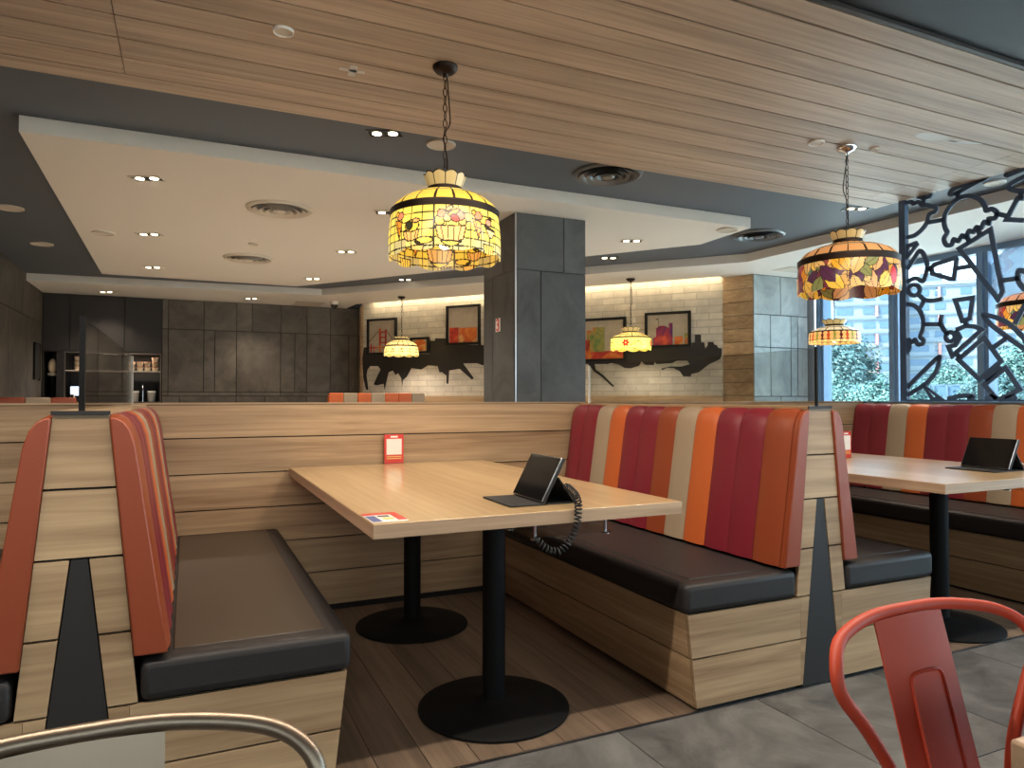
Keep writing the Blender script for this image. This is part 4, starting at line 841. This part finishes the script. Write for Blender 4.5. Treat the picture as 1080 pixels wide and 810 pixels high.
# ================================================================== FAR BRICK WALL: painted skyline and pictures
def wall_obj(mb, name, mat, y_off=0): return mb.build(name, mat, loc=BL, rot=(0, 0, BR))
b = MB(); b.prism(MURAL, 1, -.006, -.0008); tag(wall_obj(b, 'wall_mural', M['mural_black']), 'black paint-drip city skyline along the pale brick wall, behind the column', 'mural')
RED = [(150, 40, 40), (200, 60, 40), (224, 130, 60)]; PURP = [(70, 44, 110), (170, 50, 70), (220, 90, 60)]; GRN = [(90, 130, 70), (170, 150, 80), (210, 80, 50)]; ORG = [(224, 140, 60), (206, 90, 40), (230, 180, 110)]
M['wc_red'] = watercolour('watercolour_red', RED); M['wc_purple'] = watercolour('watercolour_purple', PURP); M['wc_green'] = watercolour('watercolour_green', GRN); M['wc_orange'] = watercolour('watercolour_orange', ORG)
M['canvas'] = plain('picture_taupe', (182, 170, 152), .6, var=.08, bscale=14)
def picture(label, u0, u1, z0, z1, shapes):
    w, h = u1 - u0, z1 - z0
    ct = Vector((2.44 + .619 * u0, 10.8 - .785 * u0, z0))
    t = thing('picture_frame', label, 'picture', ct, BR, 'framed pictures on the brick wall')
    b = MB(); fw = .032
    b.box(0, w, -.045, -.008, 0, fw); b.box(0, w, -.045, -.008, h - fw, h); b.box(0, fw, -.045, -.008, fw, h - fw); b.box(w - fw, w, -.045, -.008, fw, h - fw); b.build('frame', M['gap'], t)
    b = MB(); b.box(fw, w - fw, -.020, -.009, fw, h - fw); b.build('canvas', M['canvas'], t)
    for nm, mat, polys in shapes:
        b = MB()
        for q in polys: b.prism([(min(max(x, fw), 1 * w - fw), min(max(z, fw), h - fw)) for x, z in q], 1, -.0235 - .001 * (nm == 'line'), -.0205)
        b.build(nm, M[mat], t)
def R4(x0, x1, z0, z1): return [(x0, z0), (x1, z0), (x1, z1), (x0, z1)]
F = FRAMES
w, h = F[0][1] - F[0][0], F[0][3] - F[0][2]
picture('tall framed picture of a red bridge tower, leftmost on the brick wall', *F[0], [('bridge', 'wc_red', [R4(.22, .255, .03, .40), R4(.33, .36, .03, .38), R4(.22, .36, .33, .35), R4(.22, .36, .25, .27), R4(.22, .36, .17, .19), R4(.03, w - .03, .10, .12), R4(.06, .08, .03, .17), R4(.12, .135, .03, .14), R4(.44, .46, .03, .15)]), ('line', 'seat_vinyl', [[(.035, .20), (.235, .375), (.235, .385), (.035, .212)], [(.345, .375), (w - .035, .16), (w - .035, .172), (.345, .387)]])])
w, h = F[1][1] - F[1][0], F[1][3] - F[1][2]
picture('small framed orange picture, second from left on the brick wall', *F[1], [('print', 'wc_orange', [R4(.05, .27, .04, .17), R4(.09, .24, .17, .20)])])
w, h = F[2][1] - F[2][0], F[2][3] - F[2][2]
picture('tall framed picture with red and orange blocks, just left of the column', *F[2], [('red_print', 'wc_red', [R4(.05, .20, .03, .25)]), ('orange_print', 'wc_orange', [R4(.21, .50, .03, .24)])])
w, h = F[3][1] - F[3][0], F[3][3] - F[3][2]
picture('framed picture with red and green towers, just right of the column', *F[3], [('green_print', 'wc_green', [R4(.30, .46, .12, .44), R4(.22, .31, .10, .40)]), ('red_print', 'wc_red', [R4(.04, .26, .03, .28), R4(.26, w - .03, .03, .13)])])
w, h = F[4][1] - F[4][0], F[4][3] - F[4][2]
picture('framed picture with purple and red buildings, rightmost on the brick wall', *F[4], [('purple_print', 'wc_purple', [[(.10, .03), (.30, .03), (.30, .24), (.24, .27), (.18, .27), (.14, .24), (.14, .14), (.10, .12)], R4(.30, .345, .03, .30)]), ('orange_print', 'wc_orange', [R4(.37, .47, .03, .13)]), ('green_print', 'wc_green', [R4(.49, .53, .03, .17)]), ('line', 'seat_vinyl', [R4(.165, .17, .27, .36), R4(.14, .17, .35, .36)])])

# ================================================================== SERVICE CABINET AT THE FAR LEFT
t = thing('service_cabinet', 'tall dark cabinet wall with open lit niche at the far left', 'cabinet', (-1.055, 11.3, 0))
b = MB(); X0, X1 = -.72, .718
b.box(X0, X1, .70, .72, 0, 2.52); b.box(X0, X0 + .012, 0, .70, 0, 2.52); b.box(X1 - .012, X1, 0, .70, 0, 2.52); b.box(X0, X1, 0, .70, 1.735, 1.75); b.box(X0 + .012, X1 - .012, .02, .70, 0, 1.02); b.box(-.56, -.47, 0, .70, 1.04, 1.735)
b.build('carcass', M['black_lam'], t)
for a, c in ((X0, -.413), (-.408, .245), (.25, X1)): b = MB(); b.box(a + .002, c, -.02, -.001, 1.752, 2.52); b.build('door', M['black_lam'], t, bevel=.002)
for a, c in ((X0, -.413), (-.408, .245), (.25, X1)): b = MB(); b.box(a + .002, c, -.02, .019, .08, 1.015); b.build('door', M['black_lam'], t, bevel=.002)
b = MB(); b.box(X0 + .012, -.562, -.03, .70, 1.021, 1.045); b.box(-.468, X1 - .012, -.03, .70, 1.021, 1.045); b.build('counter', M['black_lam'], t)
b = MB(); b.box(-.466, X1 - .014, .05, .50, 1.474, 1.488); b.build('shelf', M['vent_white'], t)
b = MB(); b.box(-.470, X1 - .002, -.012, -.0005, 1.722, 1.738); b.box(X1 - .014, X1 - .002, -.012, -.0005, 1.046, 1.722); b.box(-.470, -.458, -.012, -.0005, 1.046, 1.722); b.build('edge_trim', M['niche_trim'], t)
lamp('niche_lamp', 'AREA', (-.7, 11.45, 1.72), 3.0, (1, .85, .65), shape='RECTANGLE', size_y=.1).data.size = .7
def tubs(label, x, n, z=1.488):
    for k in range(n):
        q = thing('paper_tub', label[k], 'tub', (x, 11.42, z + .066 * k), 0, 'paper tubs stacked on the cabinet shelf')
        b = MB(); b.lathe([(.032, .0005), (.041, .052)], 20); b.build('cup', M['tub'], q, smooth=40)
        b = MB(); b.lathe([(.0435, .0522), (.0435, .060), (.039, .0648), (.002, .0652)], 20); b.build('lid', M['tub_lid'], q, smooth=40)
lv = ['lower', 'upper', 'topmost']
for x, n, w_ in ((-.717, 2, 'leftmost stack of the shelf right of the glass screen'), (-.614, 2, 'second stack of the shelf right of the glass screen'), (-.521, 2, 'third stack of the shelf right of the glass screen'), (-.422, 3, 'tall rightmost stack on the cabinet shelf'), (-1.385, 3, 'stack left of the glass screen post')):
    tubs(['%s paper tub of the %s' % (('middle' if n == 3 and k == 1 else lv[k]), w_) for k in range(n)], x, n)
for x, lb in ((-.677, 'left grey ribbed dispenser tub on the dark cabinet counter'), (-.463, 'right grey ribbed dispenser tub on the dark cabinet counter')):
    q = thing('dispenser_tub', lb, 'container', (x, 11.40, 1.0455), 0, 'dispenser tubs')
    b = MB(); b.lathe([(.046, 0), (.054, .13), (.055, .134)], 20); b.build('body', M['tubglass'], q, smooth=40)
    b = MB(); b.lathe([(.058, .1345), (.058, .15), (.05, .158), (.002, .159)], 20); b.build('lid', M['sign_white'], q, smooth=40)
q = thing('tap', 'thin steel tap between the two dispenser tubs', 'tap', (-.575, 11.42, 1.0455), 0)
b = MB(); b.tube(catmull([(0, 0, 0), (0, 0, .20), (0, -.02, .235), (0, -.06, .24), (0, -.085, .21)], 5), .007, 8); b.lathe([(.018, 0), (.018, .012)], 16); b.build('spout', M['chrome'], q, smooth=60)
q = thing('till_display', 'small lit display on the dark cabinet counter left of the glass screen', 'screen', (-1.40, 11.42, 1.0455), radians(6))
b = MB(); b.lathe([(.05, 0), (.05, .008), (.012, .014), (.012, .10)], 16); b.build('stand', M['gap'], q, smooth=40); b = MB(); b.box(-.072, .072, -.012, .008, .08, .225); bz = b.build('bezel', M['gap'], q, bevel=.003); b = MB(); b.box(-.064, .064, -.0135, -.0122, .088, .217); b.build('screen', M['lit_screen'], bz)
q = thing('card_reader', 'small pale card reader beside the lit display', 'card reader', (-1.425, 11.335, 1.0455), radians(-10))
b = MB(); b.prism([(-.03, 0), (.03, 0), (.03, .05), (-.03, .11)], 0, -.024, .024); b.build('body', M['sign_white'], q, bevel=.004); b = MB(); b.prism([(-.0305, .062), (-.0305, .10), (-.0325, .10), (-.0325, .062)], 0, -.018, .018); b.build('keypad', M['gap'], q)
q = thing('drinks_mixer', 'pale drinks machine standing in the leftmost cabinet niche', 'mixer', (-1.675, 11.40, 1.0455), 0)
b = MB(); b.lathe([(.062, 0), (.062, .05), (.05, .06)], 20); b.lathe([(.028, .06), (.028, .34)], 16, (0, .03, 0)); b.build('stand', M['iron'], q, smooth=40)
b = MB(); b.lathe([(.05, .36), (.058, .375), (.058, .395), (.03, .40)], 20); b.build('tray', M['vent_white'], q, smooth=40)
b = MB(); b.lathe([(.025, .4005), (.04, .42), (.055, .48), (.05, .53), (.03, .58), (.012, .60)], 20); b.build('bowl', M['tub'], q, smooth=60)
q = thing('wall_board', 'narrow dark board on the left wall near the far corner', 'board', (-1.78, 10.85, 1.35), 0)
b = MB(); b.box(.0005, .02, -.17, .17, 0, .45); b.build('panel', M['gap'], q); b = MB(); b.box(.0005, .026, -.185, -.1705, -.015, .465); b.box(.0005, .026, .1705, .185, -.015, .465); b.box(.0005, .026, -.17, .17, .4505, .465); b.build('frame', M['iron'], q)

# far bench backs just showing above the half wall
def far_bench(label, x, y, rz, L_, top, cols):
    r = thing('booth_bench', label, 'bench', (x, y, 0), rz, 'far booth benches')
    b = MB(); b.box(0, L_, -.5, .12, 0, .35); b.build('base', M['oak_x'], r)
    b = MB(); b.box(0.005, L_ - .005, -.5, -.02, .351, .45); b.build('seat_cushion', M['black_vinyl'], r, bevel=.02)
    b = MB(); b.box(0, L_, .03, .12, .3505, top - .03); br = b.build('backrest', M['brown'], r, bevel=.01)
    n = len(cols); w_ = L_ / n
    for k, cn in enumerate(cols): b = MB(); b.box(k * w_ + .001, (k + 1) * w_ - .001, -.018, .028, .455, top); b.build('upholstery_channel', M[cn], br, bevel=.012, seg=3)
far_bench('far striped bench whose orange and white top edge shows left of the pictures', 1.62, 9.0, 0, 1.25, 1.165, ['orange', 'taupe', 'orange', 'taupe', 'orange', 'orange', 'taupe'])
far_bench('far bench whose pinkish top edge shows above the half wall at the left edge', -1.75, 6.3, 0, .98, 1.105, ['brown', 'taupe', 'brown', 'brown', 'taupe', 'brown'])

# ================================================================== CUT-OUT STEEL SCREEN
SX, SY0, SZ0 = 4.712, 3.43, 1.078
t = thing('cutout_screen', 'black steel screen of cut-out ice cream shapes on the half wall by the windows', 'screen', (SX, SY0, SZ0))
def sc(p): return (p[0] - SY0, p[1] - SZ0)
b = MB(); b.box(-.02, .02, -.024, .024, .0, 2.53 - SZ0); b.build('post', M['hazed_steel'], t)
b = MB(); b.box(-.008, .008, YB - SY0 + .05, -.025, .0, .012); b.build('bottom_rail', M['hazed_steel'], t)
b = MB(); b.box(-.02, .02, YB - SY0, YB - SY0 + .045, .0, 2.53 - SZ0); b.build('post', M['hazed_steel'], t)
CURVY = {'scoop', 'half_scoop', 'fan', 'cherry', 'stem', 'cup_side', 'cherry_stem', 'banana', 'dish', 'bowl', 'leaf', 'knife'}
WID = .030
def motif(nm, closed, pts, dy=0):
    P = [sc((p[0] + dy, p[1])) for p in pts]
    P = [(y, max(.014, min(z, 2.565 - SZ0))) for y, z in P]
    if nm in CURVY: P = catmull(P, 4, bool(closed))
    b = MB(); b.strip(P, WID, 0, -.006, .006, bool(closed)); b.build(nm, M['hazed_steel'], t)
for nm, cl, pts in MOTIFS: motif(nm, cl, pts)
for nm, cl, pts in MOTIFS:
    if nm in ('scoop', 'cone', 'cake', 'jar', 'cherry', 'goblet', 'wafer', 'cone_link') and max(p[0] for p in pts) - .66 < 2.62 and min(p[0] for p in pts) - .66 > 2.03: motif(nm, cl, pts, -.66)
# frosted emblem on the window glass
t = thing('window_sticker', 'round frosted sticker with white swirls on the window behind the cut-out screen', 'sticker', (XW + .058, 3.78, 2.22))
b = MB(); b.prism([(.34 * cos(a), .30 * sin(a)) for a in [2 * pi * i / 48 for i in range(48)]], 0, -.003, 0); b.build('frosted_disc', M['frost'], t)
b = MB(); b.strip(catmull([(.30, -.12), (.24, .02), (.14, .10), (.20, .18), (.10, .24)], 6), .05, 0, -.0055, -.0035); b.strip(catmull([(-.20, -.20), (-.10, -.02), (-.16, .14), (-.04, .20)], 6), .045, 0, -.0055, -.0035)
b.prism([(-.02, -.10), (.07, -.08), (.0, .10)], 0, -.0055, -.0035); b.build('white_swirls', M['filmwhite'], t)

# ================================================================== OUTDOORS
OZ = -3.6
b = MB(); b.box(7.2, 320, -150, 320, OZ - .3, OZ); b.box(-60, 7.2, -150, -3.6, OZ - .3, OZ); struct(b.build('floor', M['bounce_ground']))
def dirpt(px, dist):                                   # a place out there, by compass bearing from the room
    a = (px - 540) / 743; return (dist * (.908 * a + .419), dist * (-.419 * a + .908))
def tower(label, px, dist, w, h, d, face, nfl, cols, stair=None):
    x, y = dirpt(px, dist); rz = math.atan2(y, x) - pi / 2 + face
    t = thing('apartment_tower', label, 'building', (x, y, OZ), rz)
    b = MB(); b.box(-w / 2, w / 2, 0, d, 0, h); b.box(-w / 2 - .3, w / 2 + .3, -.3, d + .3, h, h + .8)
    wl = b.build('wall', M['hdb_white'], t); fh = 2.8
    b = MB()
    for f in range(nfl): b.box(-w / 2 - .1, w / 2 + .1, -.25, 0, h - f * fh - .35, h - f * fh - .12)
    b.build('floor_bands', M['hdb_grey'], wl)
    n = 0
    for f in range(nfl):
        z1 = h - f * fh - .75
        for c0, c1 in cols:
            if n > 98: continue
            n += 1; b = MB(); b.box(c0 * w, c1 * w, -.12, .02, z1 - 1.25, z1); fr = b.build('window', M['hdb_win'], wl)
    if stair is not None:
        b = MB()
        for f in range(0, nfl, 2): b.box(stair * w - .22, stair * w + .22, -.4, -.02, h - f * fh - 2.6, h - f * fh - .4)
        b.build('red_panels', M['hdb_red'], wl)
    b = MB(); b.box(-w * .2, w * .1, d * .3, d * .6, h + .8, h + 3.2); b.build('roof_tank', M['hdb_grey'], t)
tower('white apartment tower with rows of dark windows, seen past the bead lamp', 911, 140, 10.5, 29.0, 12, .12, 10, [(-.46, -.18), (.0, .20), (.28, .46)], .23)
tower('set back slab of the white apartment tower beside the window mullion', 933, 158, 6, 27.5, 12, .12, 9, [(-.42, -.3)])
tower('white apartment tower with red panels, seen through the cut-out screen', 990, 140, 13, 27.2, 14, .10, 9, [(-.40, -.12), (-.04, .10), (.30, .44)], .02)
tower('distant lower apartment block seen at the right edge past the cut-out screen', 1072, 165, 26, 20, 14, 0, 6, [(-.46, -.36), (-.28, -.18), (-.1, 0), (.1, .2), (.3, .4)])
def leafcloud(b, rad, n, rnd, cz, size):
    for _ in range(n):
        while 1:
            p = Vector((rnd.uniform(-1, 1), rnd.uniform(-1, 1), rnd.uniform(-1, 1)))
            if .25 < p.length < 1: break
        lump = 1 + .22 * sin(5 * p.x + 3 * p.z) * cos(4 * p.y)
        c = Vector((p.x * rad[0] * lump, p.y * rad[1] * lump, cz + p.z * rad[2] * lump)); s = size * rnd.uniform(.6, 1.3)
        nrm = (p + Vector((rnd.uniform(-.9, .9), rnd.uniform(-.9, .9), rnd.uniform(-.4, 1.1)))).normalized(); u_ = nrm.orthogonal().normalized(); v_ = nrm.cross(u_); k = len(b.v)
        for a_, c_ in ((-1, 0), (-.2, .5), (1, 0), (-.2, -.5)): b.v.append(tuple(c + u_ * s * a_ + v_ * s * c_))
        b.face((k, k + 1, k + 2, k + 3))
def make_tree(seed, mat):
    rnd = random.Random(seed); t = thing('tree', 'x', 'tree', (0, 0, 0), 0, 'trees beyond the windows')
    b = MB(); b.tube([(0, 0, 0), (.05, .02, 1.5), (-.03, .05, 3.2), (.02, 0, 4.6)], [.22, .17, .13, .06], 8)
    for k in range(5): a = k * 1.3; b.tube([(0, 0, 2.6 + .3 * k), (.6 * cos(a), .6 * sin(a), 3.5 + .3 * k), (1.3 * cos(a), 1.3 * sin(a), 4.3 + .3 * k)], [.08, .05, .02], 6)
    b.build('trunk', M['bark'], t, smooth=60)
    b = MB(); leafcloud(b, (2.3, 2.3, 2.4), 9000, rnd, 4.8, .13)
    for k in range(4): a = k * 1.7 + seed; c = MB(); leafcloud(c, (1.2, 1.2, 1.0), 1500, rnd, 0, .13); o = len(b.v); b.v += [(x + 1.6 * cos(a), y + 1.6 * sin(a), z + 3.6 + .5 * (k % 3)) for x, y, z in c.v]; [b.face([i + o for i in f]) for f in c.f]
    b.build('foliage', M[mat], t); return t
ta = make_tree(3, 'leaf'); tb = make_tree(8, 'leaf2')
first = {'a': True, 'b': True}
for kind, px, dist, sc_, rz, lb in (
        ('a', 882, 46, .84, 0, 'leafy tree low in the window under the bead lamp'),
        ('b', 880, 78, 1.75, 1, 'tall darker tree behind the bead lamp'),
        ('a', 928, 40, .82, 2, 'round tree just left of the thick window mullion'),
        ('b', 966, 58, .84, 2.5, 'low tree beside the cut-out screen post'),
        ('a', 1002, 85, 1.25, 4, 'tree before the red panelled tower, above the bridge'),
        ('b', 1050, 48, .95, 5, 'bushy tree seen through the jar shapes of the cut-out screen'),
        ('a', 1088, 62, 1.4, .7, 'leafy tree at the right edge beyond the cut-out screen'),
        ('b', 1150, 52, 1.35, .2, 'tree beyond the windows past the right edge of the screen')):
    src = ta if kind == 'a' else tb
    x, y = dirpt(px, dist)
    if first[kind]: src['label'] = lb; o = src; first[kind] = False; o.location = (x, y, OZ); o.rotation_euler = (0, 0, rz)
    else: o = dup(src, lb, (x, y, OZ), rz)
    o.scale = (sc_,) * 3
xa, ya = dirpt(880, 72); xb, yb2 = dirpt(1150, 66); ang = math.atan2(yb2 - ya, xb - xa); Lb = math.hypot(xb - xa, yb2 - ya)
t = thing('footbridge', 'pale blue covered bridge with railing beyond the trees', 'bridge', (xa, ya, OZ), ang)
b = MB(); b.box(0, Lb, -1.4, 1.4, 4.2, 4.9); b.build('deck', M['bridge'], t)
for k in range(4): b = MB(); b.box(3 + k * 8, 3.8 + k * 8, -.5, .5, 0, 4.2); b.build('pier', M['bridge'], t)
b = MB(); b.box(0, Lb, -1.4, -1.3, 5.9, 6.02); b.box(0, Lb, -1.37, -1.33, 4.95, 5.85, 1); b.build('railing', [M['bridge'], M['rail']], t)
x = .5
while x < Lb: b = MB(); b.box(x, x + .14, -1.48, -1.38, 4.9, 6.0); b.build('railing_post', M['bridge'], t); x += 1.15
